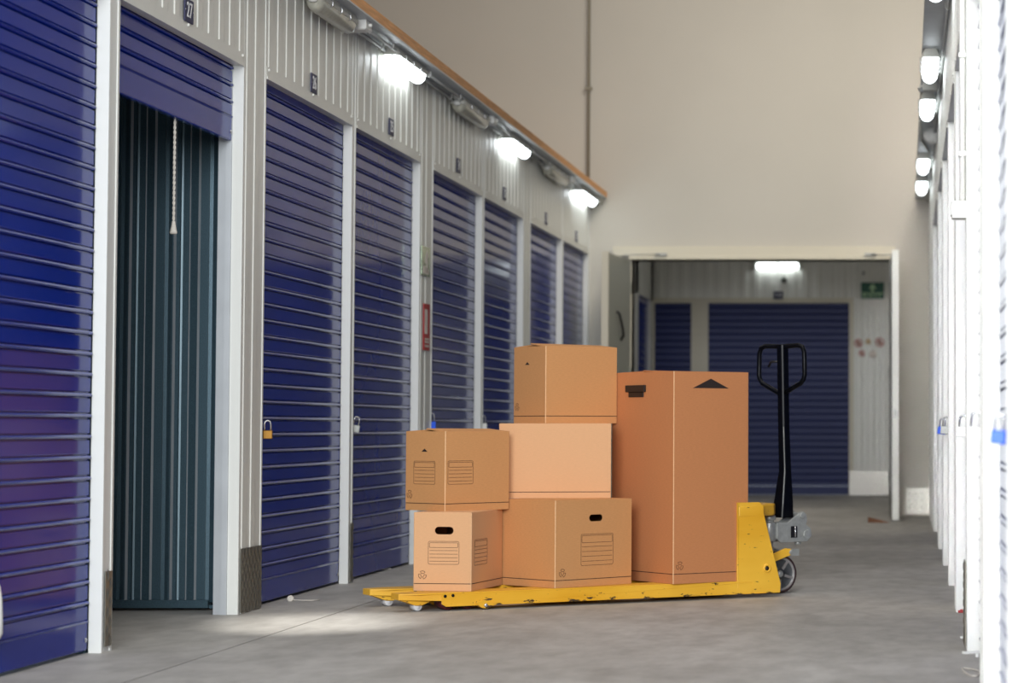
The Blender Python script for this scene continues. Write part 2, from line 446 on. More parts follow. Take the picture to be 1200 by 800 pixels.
# ------------------------------------------------------------------ kick plates
def kick(name_label, s, X, y0, y1, z0, z1, material=None, group='tread plate kick guards'):
    mb = MB(); x1 = X - s*.009
    xs = sorted((X-s*.0065, x1)); mb.box(xs[0], xs[1], y0, y1, z0, z1)
    z = z0+.02; row = 0
    while z < z1-.01:
        y = y0+.02+(.0 if row % 2 else .026)
        while y < y1-.012:
            a = .019; c = .010
            d = x1 - s*.005
            P = [(x1, y-c, z), (x1, y, z+a+.006), (x1, y+c, z), (x1, y, z-a-.006)]
            T = [(d, y-.002, z), (d, y, z+.008), (d, y+.002, z), (d, y, z-.008)]
            for i in range(4): mb.face([P[i], P[(i+1) % 4], T[(i+1) % 4], T[i]])
            mb.face(T)
            y += .052
        z += .032; row += 1
    o = mb.build('kick_plate', material or M['tread']); tag(o, name_label, 'kick plate', group); return o
kick('wide dark tread plate kick guard between the open unit and shutter 26', -1, -L, Jl[27]+.02, El[26]-.012, .005, onX(290, 641, -L).z)
kick('narrow tread plate kick guard on the post left of the open unit', -1, -L, Jl[28]+.02, El[27]-.02, .02, onX(123, 669, -L).z)
kick('thin tread plate kick guard between shutters 26 and 25', -1, -L, Jl[26]+.02, El[25]-.006, .005, .30)
kick('tread plate kick guard on the first visible post of the right row', 1, R, Jr[2]+.02, Er[3]-.02, .01, .31)

# ------------------------------------------------------------------ number plates
def yzplate(s, X, px, py):
    p = onX(px, py, X); return p
for k, (px, py) in {27: (219, 13), 26: (366, 98), 25: (457, 149), 24: (536, 194), 23: (590, 227), 22: (639, 256), 21: (674.5, 277)}.items():
    p = onX(px, py, -L)
    root = empty('number_plate', (-L+.008, p.y, p.z)); tag(root, 'dark blue door number plate reading %d above its shutter' % k, 'sign', 'unit number plates of the left row')
    mb = MB(); mb.box(-.004, .002, -.055, .055, -.045, .045)
    for yy in (-.047, .047): mb.lathe([(0, .0042), (.003, .0035), (.004, .002)], Matrix.Translation((0, yy, 0)) @ Matrix.Rotation(math.pi/2, 4, 'Y'), 6, 1)
    mb.build('plate', [M['plate'], M['bright']], root, .002)
    text_obj('digits', str(k), .085, M['digit'], Matrix.Translation((.003, 0, 0)) @ flip(-1) @ Matrix.Diagonal((.85, 1, 1, 1)), root)

# ------------------------------------------------------------------ signs on the post between shutters 25 and 24
p0 = onX(494.5, 287, -L+.012); p1 = onX(504, 325, -L+.012)
root = empty('safety_sign', (-L+.010, (p0.y+p1.y)/2, (p0.z+p1.z)/2)); tag(root, 'shiny greenish safety sign on the post above the red fire sign', 'sign')
hw, hh = (p1.y-p0.y)/2, (p0.z-p1.z)/2
mb = MB(); mb.box(-.004, .002, -hw, hw, -hh, hh); mb.build('panel', M['lumi'], root, .002)
mb = MB(); mb.prism([(.25*hw, .75*hh), (-.05*hw, .4*hh), (-.3*hw, -.1*hh), (-.1*hw, -.2*hh), (.1*hw, .15*hh), (.1*hw, -.75*hh), (.3*hw, -.75*hh), (.35*hw, .2*hh), (.5*hw, .4*hh)], .002, .0035, lambda a, b, d: Vector((d, a, b)))
mb.prism([(-.7*hw, -.85*hh), (.6*hw, -.85*hh), (.6*hw, -.55*hh), (-.3*hw, -.3*hh), (-.6*hw, -.4*hh)], .002, .0035, lambda a, b, d: Vector((d, a, b)))
mb.build('pictogram', M['signwhite'], root)
p0 = onX(497, 355, -L+.012); p1 = onX(503.5, 411, -L+.012)
root = empty('fire_sign', (-L+.010, (p0.y+p1.y)/2, (p0.z+p1.z)/2)); tag(root, 'red fire alarm sign with a white panel on the ribbed post', 'sign')
hw, hh = (p1.y-p0.y)/2, (p0.z-p1.z)/2
mb = MB(); mb.box(-.004, .002, -hw, hw, -hh, hh); mb.build('panel', M['red'], root, .002)
mb = MB(); mb.box(.002, .0032, -hw*.75, hw*.15, -hh*.30, hh*.75)
for zz in (-.5, -.62, -.8): mb.box(.002, .0032, -hw*.6, hw*.7, zz*hh-.008, zz*hh+.003)
mb.build('lettering', M['signwhite'], root)

# ------------------------------------------------------------------ bulkhead lights
def light(X, ya, yb, lit, label, group, mlamp, s):
    root = empty('bulkhead_light', (X, (ya+yb)/2, ZS+.002)); tag(root, label, 'light', group)
    hl = (yb-ya)/2; w = .047
    # housing: trapezoid section
    sec = [(-w*.72, 0), (w*.72, 0), (w, -.03), (w, -.046), (-w, -.046), (-w, -.03)]
    mb = MB()
    def ring(y, k): return [Vector((a*k, y, b if b > -.03 else b)) for a, b in sec]
    rows = [ring(-hl, .8), ring(-hl+.02, 1), ring(hl-.02, 1), ring(hl, .8)]
    mb.grid(rows, 0, False, True); mb.face(rows[0]); mb.face(rows[-1][::-1])
    mb.build('housing', M['grey'], root)
    sec2 = [(w*.94*math.cos(t), -.046-.052*math.sin(t)) for t in [math.pi*i/10 for i in range(11)]]
    rows = []
    for y, k in ((-hl+.012, .0), (-hl+.014, .6), (-hl+.03, .9), (-hl+.06, 1), (hl-.06, 1), (hl-.03, .9), (hl-.014, .6), (hl-.012, 0)):
        rows.append([Vector((a*max(k, .02), y, -.046+(b+.046)*k)) for a, b in sec2])
    mb = MB(); mb.grid(rows, 0, True, False)
    mb.build('diffuser', mlamp if lit else M['lens'], root)
    if not lit:
        mb = MB(); mb.lathe([(0, -.012), (.018, -.008), (.022, .006), (.016, .02), (0, .022)], Matrix.Translation((0, -hl-.012, -.05)), 14)
        mb.build('gland', M['whiteplastic'], root)
    for t in (-.6, -.1, .4):
        for sg in (-1, 1):
            mb = MB(); y = t*hl
            mb.tube([(sg*w*.8, y, -.02), (sg*(w+.008), y, -.03), (sg*(w+.009), y, -.05), (sg*w*.95, y, -.06)], .003, 6)
            mb.build('clip', M['bright'], root)
    return root
XL = -L+.062
lamps = [('A', 367, 410, 10, False, 'unlit bulkhead light nearest the camera under the left soffit'),
         ('B', 457, 492, 70, True, 'bright bulkhead light above plate 25 on the left row'),
         ('C', 536, 567, 128, False, 'unlit bulkhead light above plate 24'),
         ('D', 593, 616, 165, True, 'bright bulkhead light above plate 23 on the left row'),
         ('E', 641, 662, 200, False, 'unlit bulkhead light above plate 22'),
         ('F', 677, 695, 228, True, 'bright bulkhead light at the far end of the left row')]
YL = []
for nm, a, b, py, lit, lab in lamps:
    ya, yb = onX(a, py, XL).y, onX(b, py, XL).y
    YL.append((ya, yb)); light(XL, ya, yb, lit, lab, 'bulkhead lights of the left row', M['lamp'], -1)
print('lamps', [(round(a, 2), round(b, 2)) for a, b in YL])
XRl = .140
for ya, yb, lab in ((9.9, 11.45, 'topmost bright bulkhead light above the right row'), (12.45, 13.5, 'second bright bulkhead light from the top above the right row'),
                    (14.1, 15.1, 'bright bulkhead light just past the junction box on the right row'),
                    (17.3, 18.3, 'bright bulkhead light beyond the round white detector, right row'), (18.9, 20.0, 'farthest bright bulkhead light of the right row')):
    light(XRl, ya+.15, ya+.85, True, lab, 'bulkhead lights of the right row', M['lampR'], 1)
# round white detector
root = empty('smoke_detector', (R-.035, 15.95, ZS-.05)); tag(root, 'round white detector between the bright lights on the right row', 'detector')
Tm = Matrix.Rotation(math.pi/2, 4, 'X')
mb = MB(); mb.lathe([(0, .03), (.035, .028), (.055, .015), (.06, 0), (.06, -.01), (0, -.01)], Tm, 20); mb.build('dome', M['whiteplastic'], root)
mb = MB(); mb.box(-.02, .035, .005, .02, -.02, .05); mb.build('bracket', M['grey'], root)

# conduits along the left soffit with clips
def conduit(name, pts, r, label, group=None, m='conduit'):
    mb = MB(); mb.tube(pts, r, 10); o = mb.build(name, M[m]); tag(o, label, 'conduit', group); return o
def saddle(mb, X, y, z, r):
    mb.tube([(X-r-.004, y, ZS-.002), (X-r-.004, y, z), (X, y, z-r-.004), (X+r+.004, y, z), (X+r+.004, y, ZS-.002)], .004, 6)
    mb.box(X-r-.008, X+r+.008, y-.012, y+.012, ZS-.012, ZS-.001)
JB = [YL[0][1]+.14, YL[2][1]+.075, YL[4][1]+.075]
obst = sorted([(a-.005, b+.005) for a, b in YL] + [(y-.062, y+.062) for y in JB] + [(20.66, 21)])
prev = 6.0
names = ['nearest the camera', 'before the first white junction box', 'between the first junction box and the bright lamp', 'between the lamps over plates 25 and 24',
         'past the lamp over plate 24', 'past the second junction box', 'between the lamps over plates 23 and 22', 'between the lamps over plates 22 and 21', 'at the far end']
k = 0
for a, b in obst:
    if a-prev > .08:
        for dx, r_, side in ((.036, .009, 'inner'), (.092, .008, 'outer')):
            root = empty('conduit', (-L+dx, prev, ZS-.022)); tag(root, side + ' grey conduit under the left soffit, ' + names[min(k, 8)], 'conduit', 'conduits under the left soffit')
            mb = MB(); mb.tube([(0, 0, 0), (0, a-prev, 0)], r_, 10); mb.build('pipe', M['conduit'], root)
            for yy in ([.1, a-prev-.1] if a-prev > .5 else [(a-prev)/2]):
                mb = MB(); rr = r_+.002
                mb.tube([(-rr, yy, .02), (-rr, yy, 0), (0, yy, -rr-.003), (rr, yy, 0), (rr, yy, .02)], .004, 6)
                mb.build('clip', M['whiteplastic'], root)
        k += 1
    prev = b
for i, (a, b, py) in enumerate(((415, 427, 38), (557, 566, 144), (650, 656, 205))):
    p = Vector((0, JB[i], 0))
    mb = MB(); mb.box(-.068, .055, -.06, .06, -.045, 0); mb.box(-.062, .049, -.054, .054, -.049, -.045)
    mb.tube([(.055, 0, -.02), (.07, 0, -.02)], .009, 8)
    o = mb.build('junction_box', M['whiteplastic'], None, .003); o.location = (-L+.07, p.y, ZS)
    tag(o, ['white junction box left of the brightest left lamp', 'white junction box between the plates 24 and 23 lights', 'small white junction box near the far end of the left row'][i], 'junction box', 'junction boxes of the left row')
mb = MB(); mb.box(-.04, .05, -.11, .11, -.05, 0); o = mb.build('junction_box', M['grey'], None, .003); o.location = (-L+.07, max(20.80, YL[5][1]+.13), ZS)
tag(o, 'grey cable box where the left soffit meets the back wall', 'junction box', 'junction boxes of the left row')
# right row conduits and boxes
root = empty('conduit', (.203, 7, ZS-.03)); tag(root, 'grey conduit running along the right soffit beside the lamps', 'conduit')
mb = MB(); mb.tube([(0, 0, 0), (0, 13.8, 0)], .008, 10); mb.build('pipe', M['conduit'], root)
for k in range(9):
    mb = MB(); yy = 1.3+k*1.45
    mb.tube([(-.010, yy, .03), (-.010, yy, 0), (0, yy, -.011), (.010, yy, 0), (.010, yy, .03)], .003, 6); mb.build('clip', M['whiteplastic'], root)
mb = MB(); mb.box(-.045, .040, -.05, .05, -.05, 0); mb.tube([(-.045, 0, -.02), (-.065, 0, -.03), (-.068, .1, -.02), (-.06, .3, -.01)], .006, 8)
o = mb.build('junction_box', M['grey'], None, .003); o.location = (.15, 13.85, ZS); tag(o, 'beige junction box with a looped cable between right lamps', 'junction box')
mb = MB(); mb.tube([(.10, 15.5, ZS-.012), (.12, 16.6, ZS-.012), (.165, 17.1, ZS-.014), (.188, 17.35, ZS-.02)], .008, 8)
tag(mb.build('cable', M['grey']), 'loose grey cable slanting past the far right lamps', 'cable')
# vertical white conduit on the right post, with a switch box
Yp = Jr[2]+.10
zb = onX(1128, 238, R-.014).z
root = empty('conduit', (R-.016, Yp, zb)); tag(root, 'white vertical conduit on the right post with two saddles', 'conduit')
mb = MB(); mb.tube([(0, 0, -.02), (0, 0, ZS-zb)], .011, 12); mb.build('pipe', M['whiteplastic'], root)
for py in (54, 173):
    z = onX(1130, py, R-.014).z - zb
    mb = MB(); mb.box(-.014, .014, -.02, .03, z-.009, z+.009); mb.build('clip', M['whiteplastic'], root, .002)
zc = onX(1128, 258, R-.014).z
mb = MB(); mb.box(-.026, .026, -.04, .05, zc, zb); mb.box(-.031, -.026, -.03, .04, zc+.01, zb-.01)
o = mb.build('switch_box', M['whiteplastic'], None, .003); o.location = (R-.027, Yp, 0); tag(o, 'white switch box at the foot of the vertical conduit', 'switch')
# vertical pipe high on the back wall in the left corner
mb = MB(); xp = onY(690, 100, YB-.03).x
mb.tube([(0, 0, 0), (0, 0, TOPH-ZT)], .013, 10)
for z in (.9, 2.2, 3.4): mb.box(-.03, .03, -.02, .02, z, z+.03)
o = mb.build('downpipe', mat('brown_pipe_paint', srgb(134, 128, 112), .6)); o.location = (xp, YB-.035, ZT); tag(o, 'thin brown vertical pipe on the tall back wall', 'pipe')

# ------------------------------------------------------------------ back wall with opening, frame and open leaves
OXL, OXR, OZ = -2.40, -.11, onY(900, 304.5, YB).z
mb = MB()
mb.box(-9, OXL, YB, YB+.2, 0, TOPH); mb.box(OXR, 5, YB, YB+.2, 0, TOPH); mb.box(OXL, OXR, YB, YB+.2, OZ, TOPH)
struct(mb.build('wall_back', M['wall']))
zl0, zl1 = OZ, onY(900, 289, YB).z
xl0 = onY(719, 290, YB).x
mb = MB(); mb.box(xl0, OXR+.03, YB-.06, YB-.001, zl0+.03, zl1); mb.box(OXL-.02, OXR+.03, YB-.075, YB+.2, zl0, zl0+.035)
struct(mb.build('trim_%d' % tn, M['frame'], None, .004)); tn += 1
mb = MB(); mb.box(OXL-.05, OXL, YB-.03, YB+.21, 0, OZ); mb.box(OXR, OXR+.03, YB-.03, YB+.21, 0, OZ)
struct(mb.build('trim_%d' % tn, M['frame'])); tn += 1
def leaf(name, hinge, tip, th):
    d = Vector((tip[0]-hinge[0], tip[1]-hinge[1], 0)); ln = d.length; ang = math.atan2(d.y, d.x)
    root = empty(name, (hinge[0], hinge[1], 0), ang); struct(root)
    mb = MB(); mb.box(0, ln, -th/2, th/2, .012, OZ-.01)
    for zz in (.3, 1.2, 1.95): mb.box(-.02, .03, -th/2-.006, th/2+.006, zz, zz+.1)
    mb.build('leaf_panel', M['leaf'], root, .003)
    mb = MB(); mb.box(ln-.03, ln+.004, -th/2-.003, th/2+.003, .012, OZ-.005); mb.build('leaf_edge', M['frame'] if name == 'door_1' else M['white'], root)
    return root, ln
ld, ln = leaf('door_1', (OXL-.03, YB-.06), (-2.50, 19.9), .05)
mb = MB()   # lever handle with long plate, on the face towards the opening
for sg in (-1, 1):
    mb.tube([(ln*.62, sg*.026, 1.76), (ln*.62, sg*.05, 1.74), (ln*.50, sg*.055, 1.62), (ln*.44, sg*.05, 1.56), (ln*.44, sg*.026, 1.52)], .012, 8)
mb.build('handle', M['black'], ld)
rd, ln2 = leaf('door_2', (OXR-.0, YB-.06), (-.075, 19.72), .05)
mb = MB(); mb.box(ln2-.006, ln2+.010, -.012, .012, .86, .92); mb.build('door_lock', M['steel'], rd)
# closer arms
for i, (x0, px) in enumerate(((OXL, 775), (OXR, 1020))):
    q = onY(px, 294, YB-.07)
    mb = MB(); mb.tube([(x0-.02*(1-2*i), YB-.45, OZ+.012), (q.x, YB-.08, q.z-.03)], .005, 6); mb.box(q.x-.05, q.x+.05, YB-.10, YB-.06, q.z-.04, q.z-.02)
    tag(mb.build('door_closer', M['conduit']), ['grey closer arm on the left end of the lintel', 'grey closer arm on the right end of the lintel'][i], 'door closer')
# tread plates on the pier
def kick_front(label, x0, x1, z0, z1, Y, name='kick_plate'):
    mb = MB(); mb.box(x0, x1, Y-.006, Y-.001, z0, z1)
    z = z0+.03; row = 0
    while z < z1-.02:
        x = x0+.03+(0 if row % 2 else .028)
        while x < x1-.02:
            a, c = (.016, .007) if (row % 2) else (.007, .016)
            P = [(x-c-.01, Y-.006, z-.006), (x-.004, Y-.006, z+a), (x+c+.01, Y-.006, z+.006), (x+.004, Y-.006, z-a)]
            C = (x, Y-.011, z)
            for i in range(4): mb.face([P[i], P[(i+1) % 4], C])
            x += .056
        z += .03; row += 1
    tag(mb.build(name, M['treadlight']), label, 'kick plate')
a, b = onY(1062, 572, YB), onY(1090, 602, YB)
kick_front('pale square tread plate at the foot of the pier right of the doorway', a.x, b.x, .02, a.z, YB)

# ------------------------------------------------------------------ room beyond the doorway
XS2 = -2.876
q = lambda px, py: onY(px, py, YF)
zdf = q(900, 355).z
fx = [q(px, 400).x for px in (767, 810, 830, 995)]
mb = MB()
def ribY(x0, x1, z0, z1, pitch=.14):
    prof = [(x0, 0)]; x = x0+.02
    while x < x1-.1: prof += [(x, 0), (x+.01, .012), (x+.07, .012), (x+.085, 0)]; x += pitch
    prof.append((x1, 0))
    for (a, da), (b, db) in zip(prof[:-1], prof[1:]): mb.face([(a, YF-da, z0), (b, YF-db, z0), (b, YF-db, z1), (a, YF-da, z1)])
    mb.box(x0, x1, YF+.002, YF+.2, z0, z1)
ribY(XS2, 1.2, zdf+.06, 3.3)
mb.box(XS2, fx[0], YF-.01, YF+.2, 0, zdf+.06, 1); mb.box(fx[1], fx[2], YF-.012, YF+.2, 0, zdf+.06, 1)
mb.box(fx[0], fx[1], YF-.012, YF+.1, zdf, zdf+.06, 1); mb.box(fx[2], fx[3], YF-.012, YF+.1, zdf, zdf+.06, 1)
mb.box(fx[3], fx[3]+.05, YF-.014, YF+.2, 0, zdf+.06, 1)
ribY(fx[3]+.05, 1.2, 0, zdf+.06)
struct(mb.build('wall_far', [M['panel'], M['frame']]))
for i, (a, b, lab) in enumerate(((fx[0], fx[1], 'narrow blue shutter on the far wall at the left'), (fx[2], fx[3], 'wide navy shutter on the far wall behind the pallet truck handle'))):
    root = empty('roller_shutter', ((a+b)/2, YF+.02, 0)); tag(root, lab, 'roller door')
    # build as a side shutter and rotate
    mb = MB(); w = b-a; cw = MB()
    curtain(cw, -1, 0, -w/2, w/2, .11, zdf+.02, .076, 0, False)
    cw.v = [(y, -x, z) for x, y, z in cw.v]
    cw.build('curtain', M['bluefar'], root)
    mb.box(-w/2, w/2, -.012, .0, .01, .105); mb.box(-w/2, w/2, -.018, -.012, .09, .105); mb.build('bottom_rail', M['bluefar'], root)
# side wall with shutters
mb = MB()
yA0, yA1 = onX(748, 400, XS2).y, onX(762.5, 400, XS2).y
yZ = onX(744, 400, XS2).y
zsd = onX(755, 327+6, XS2).z
mb.box(XS2-.1, XS2, YB+.2, yZ-1.4, 0, 3.3); mb.box(XS2-.1, XS2, yZ, yA0, 0, 3.3); mb.box(XS2-.1, XS2, yA1, YF, 0, 3.3); mb.box(XS2-.1, XS2, YB+.2, YF, zdf+.02, 3.3)
struct(mb.build('wall_beyond_left', M['panel']))
for a, b, lab in ((yZ-1.4, yZ, 'navy shutter edge just inside the far room behind the open door leaf'), (yA0, yA1, 'grey-blue shutter on the far room side wall')):
    root = empty('roller_shutter', (XS2-.03, (a+b)/2, 0)); tag(root, lab, 'roller door')
    mb = MB(); curtain(mb, -1, 0, -(b-a)/2, (b-a)/2, .11, zdf+.03, .076, 0, False); mb.build('curtain', M['blue'], root)
    mb = MB(); mb.box(-.02, .004, -(b-a)/2, (b-a)/2, .01, .11); mb.build('bottom_rail', M['blue'], root)
mb = MB(); mb.box(1.2, 1.3, YB+.2, YF+.2, 0, 3.3); struct(mb.build('wall_beyond_right', M['panel']))
mb = MB(); mb.box(-3.2, 1.4, YB+.2, YF+.3, 3.3, 3.4); struct(mb.build('ceiling_beyond', M['deck']))
# tube light
a, b = q(887, 312), q(936, 312)
root = empty('tube_light', ((a.x+b.x)/2, YF-.06, a.z)); tag(root, 'bright horizontal tube light above the wide far shutter', 'light')
hl = (b.x-a.x)/2
for t in (-1, 1):
    mb = MB(); rows = []
    x0, x1 = (-hl, -.006) if t < 0 else (.006, hl)
    for x, k in ((x0, .3), (x0+.01, .9), (x0+.03, 1), (x1-.03, 1), (x1-.01, .9), (x1, .3)):
        rows.append([(x, -.03*k*math.cos(u), -.038*k*math.sin(u)) for u in [2*math.pi*i/12 for i in range(12)]])
    mb.grid(rows, 0, True, True); mb.face(rows[0]); mb.face(rows[-1]); mb.build('tube', M['tube'], root)
mb = MB(); mb.box(-hl-.05, hl+.05, -.03, .055, .035, .06); mb.box(-hl-.05, -hl-.005, -.03, .045, -.035, .04); mb.box(hl+.005, hl+.05, -.03, .045, -.035, .04); mb.build('housing', M['grey'], root)
# number plate, sensor
p = q(912, 347)
root = empty('number_plate', (p.x, YF-.025, p.z+.01)); tag(root, 'small blue number plate over the wide far shutter', 'sign')
mb = MB(); mb.box(-.055, .055, -.002, .014, -.045, .045); mb.build('plate', M['plate'], root, .002)
text_obj('digits', '14', .075, M['digit'], Matrix.Translation((0, -.003, 0)) @ Matrix.Rotation(math.pi/2, 4, 'X'), root)
p = q(919, 328)
mb = MB(); mb.lathe([(0, .07), (.02, .068), (.034, .05), (.036, 0), (0, 0)], Matrix.Rotation(math.pi/2, 4, 'X'), 16); mb.tube([(0, 0, 0), (0, 0, .05)], .008, 8)
o = mb.build('security_camera', mat('grey_sensor_body', srgb(92, 94, 86), .5)); o.location = (p.x, YF-.005, p.z); tag(o, 'small grey sensor below the tube light on the far wall', 'sensor')
p = q(1012, 320); mb = MB(); mb.lathe([(0, .05), (.016, .048), (.022, 0)], Matrix.Rotation(math.pi/2, 4, 'X'), 12); mb.box(-.008, .008, -.02, .0, 0, .03)
o = mb.build('wall_sensor', M['conduit']); o.location = (p.x, YF-.008, p.z); tag(o, 'small dark sensor above the green exit sign', 'sensor')
# exit sign
a, b = q(1009, 331), q(1036, 350)
root = empty('exit_sign', ((a.x+b.x)/2, YF-.025, (a.z+b.z)/2)); tag(root, 'dark green exit sign with two lines on the far wall', 'sign')
hw, hh = (b.x-a.x)/2, (a.z-b.z)/2
mb = MB(); mb.box(-hw, hw, -.003, .02, -hh, hh); mb.build('panel', M['green'], root, .002)
mb = MB(); mb.box(-hw, hw, -.0045, -.003, -hh*.36, -hh*.26)
fn = lambda a_, b_, d: Vector((a_, -d, b_))
mb.prism([(-hw*.35, hh*.2), (-hw*.1, hh*.75), (hw*.1, hh*.75), (hw*.35, hh*.2), (hw*.12, hh*.3), (hw*.1, -hh*.15), (-hw*.1, -hh*.15), (-hw*.12, hh*.3)], .003, .0045, fn)
mb.build('pictogram', M['signpale'], root)
text_obj('lettering', 'EXIT', hh*.75, M['signpale'], Matrix.Translation((0, -.004, -hh*.66)) @ Matrix.Rotation(math.pi/2, 4, 'X') @ Matrix.Diagonal((1.6, 1, 1, 1)), root)
# prohibition signs
for i, (px, py, r, kind, lab) in enumerate(((1006, 402, 5, 'ban', 'upper left round red prohibition sign on the far wall'), (1017.5, 400, 3.4, 'plain', 'small pale square notice between the round red signs'),
        (1031, 401, 5.4, 'ban', 'upper right round red prohibition sign on the far wall'), (1010, 414, 3.8, 'ban', 'lower left round prohibition sign on the far wall'), (1023, 415, 4.4, 'white', 'whitish round notice lowest on the far wall'))):
    p = q(px, py); rr = r/102.6
    root = empty('notice_sign', (p.x, YF-.03, p.z)); tag(root, lab, 'sign', 'round notices on the far wall')
    Tm = Matrix.Rotation(math.pi/2, 4, 'X')
    mb = MB(); mb.lathe([(0, .004), (rr*.98, .004), (rr, 0), (rr, -.015), (0, -.015)], Tm, 24)
    mb.build('disc', M['signwhite'] if kind != 'plain' else M['signbeige'], root)
    if kind == 'ban':
        mb = MB(); mb.lathe([(rr*.8, .004), (rr*.8, .006), (rr, .006), (rr, .004)], Tm, 24)
        c = rr*.62; mb.prism([(-c-.006, c-.006), (-c+.006, c+.006), (c+.006, -c+.006), (c-.006, -c-.006)], .004, .0065, fn)
        mb.build('ring', M['dullred'], root)
        mb = MB(); mb.box(-rr*.3, rr*.3, -.0055, -.004, -rr*.45, rr*.1); mb.box(-rr*.15, rr*.2, -.0055, -.004, rr*.1, rr*.5); mb.build('pictogram', M['inkthin'], root)
a, b = q(996, 552), q(1040, 580)
kick_front('large pale tread plate at the foot of the far wall', a.x, b.x, .005, a.z, YF-.014)

# hall shell
mb = MB(); mb.box(-9, 5, -6, YB+.2, TOPH, TOPH+.1); struct(mb.build('ceiling', M['deck']))
mb = MB(); mb.box(-9.1, -9, -6, YB+.2, 0, TOPH); struct(mb.build('wall_side_left', M['wall']))
mb = MB(); mb.box(5, 5.1, -6, YB+.2, 0, TOPH); struct(mb.build('wall_side_right', M['wall']))

# ------------------------------------------------------------------ padlocks
def padlock(x, y, z, scale, body, label, rz=0, tilt=0):
    root = empty('padlock', (x, y, z), rz); tag(root, label, 'padlock', 'padlocks on the shutters'); root.rotation_euler = (0, tilt, rz); root.scale = (scale,)*3
    mb = MB()
    mb.box(-.019, .019, -.008, .008, -.034, 0); mb.build('body', body, root, .003)
    mb = MB(); pts = [(-.012, 0, -.002), (-.012, 0, .026)]
    pts += [(-.012*math.cos(t), 0, .026+.012*math.sin(t)) for t in [math.pi*i/8 for i in range(1, 8)]] + [(.012, 0, .026), (.012, 0, -.002)]
    mb.tube(pts, .0034, 8); mb.build('shackle', M['bright'], root)
    return root
def lockL(px, py, sc, m, lab, rz=.35, tilt=0, dx=.0):
    p = onX(px, py, -L+.0+dx); padlock(p.x, p.y, p.z, sc, m, lab, rz, tilt)
lockL(313.5, 504, 1.1, M['brass'], 'brass padlock hanging on the shutter below plate 26')
lockL(417, 498, 1.1, M['steel'], 'steel padlock hanging on the shutter below plate 25', .35, .15)
lockL(505.5, 494, 1.3, M['padblue'], 'blue padlock on the shutter below plate 24')
lockL(566, 496, 1.3, M['whiteplastic'], 'pale padlock on the shutter below plate 23')
for (px, py, X, sc, m, lab) in ((1171, 504, R+.014, .9, 'padblue', 'blue padlock on the right row nearest the camera'), (1143, 500, R+.014, 1.2, 'whiteplastic', 'white padlock in front of the white post, second on the right row'),
                           (1128, 500, R+.014, 1.1, 'whiteplastic', 'white padlock third from the camera on the right row'), (1108, 499, R+.008, 1.2, 'steel', 'small grey padlock fourth from the camera on the right row'),
                           (1104, 500, R+.008, 1.2, 'padblue', 'small dark blue padlock farthest down the right row')):
    p = onX(px, py, X-.022); padlock(p.x, p.y, p.z, sc, M[m], lab, -.2, .1)

# small things on the floor
def loop(name, px, py, w, d, r, label, rot=0, m='rope', cat='cord'):
    p = onZ(px, py, r+.001); mb = MB()
    pts = []
    for i in range(28):
        t = 2*math.pi*i/28
        pts.append((w*math.cos(t), d*math.sin(t)*(1-.45*math.cos(t)), .0005+.001*math.sin(3*t)))
    mb.tube(pts, r, 6, 0, False, True)
    mb.tube([pts[0], (w*1.4, .02, 0), (w*1.9, 0, 0)], r, 6)
    o = mb.build(name, M[m]); o.location = p; o.rotation_euler = (0, 0, rot); tag(o, label, cat); return o
loop('cord_loop', 1139, 787, .024, .12, .0026, 'white cord loop on the floor at the right row', .1)
loop('cord_loop', 447, 667, .035, .02, .003, 'small white cord loop at the foot of shutter 25', .9)
p = onZ(333, 701, .012)
mb = MB(); mb.lathe([(0, .004), (.012, .004), (.016, 0), (.012, -.004), (0, -.004)], Matrix.Rotation(1.2, 4, 'X'), 16); mb.lathe([(.005, .0045), (.006, .006), (.007, .0045)], Matrix.Rotation(1.2, 4, 'X'), 12)
mb.tube([(.012, 0, -.006), (.05, .02, -.009), (.09, .01, -.009), (.12, .05, -.009)], .002, 6)
o = mb.build('pull_tag', M['rope']); o.location = (p.x+.03, p.y-.01, .0125); tag(o, 'round white tag and string at the foot of shutter 26', 'tag')
for px, py, lx, ly, an, lab in ((1139, 764, .07, .016, .55, 'long metal floor bolt at the foot of the first right post'), (1130, 746.5, .03, .012, .2, 'short metal floor bolt beside the first right post')):
    p = onZ(px, py, .02); mb = MB(); mb.box(-lx/2, lx/2, -ly/2, ly/2, -.004, .004); mb.tube([(lx*.3, 0, -.018), (lx*.3, 0, 0)], .006, 8)
    o = mb.build('floor_bolt', M['whiteplastic'], None, .001); o.location = p; o.rotation_euler = (0, 0, an); tag(o, lab, 'bolt')
p = onZ(1121.5, 716, 0); mb = MB(); mb.box(-.014, .014, -.01, .01, 0, .01); mb.lathe([(.006, .010), (.006, .014), (0, .014)], None, 8)
o = mb.build('foot_cap', M['red'], None, .002); o.location = (R+.018, Jr[3]-.014, 0); tag(o, 'small red cap at the foot of the second right post', 'cap')
p = onZ(1030, 612, 0); mb = MB(); mb.prism([(-.09, 0), (.09, 0), (-.09, .045)], -.03, .03, lambda a, b, d: Vector((a, d, b)))
o = mb.build('door_wedge', M['wood'], None, .002); o.location = (p.x, p.y, 0); tag(o, 'brown wooden door wedge on the floor by the right door leaf', 'wedge')
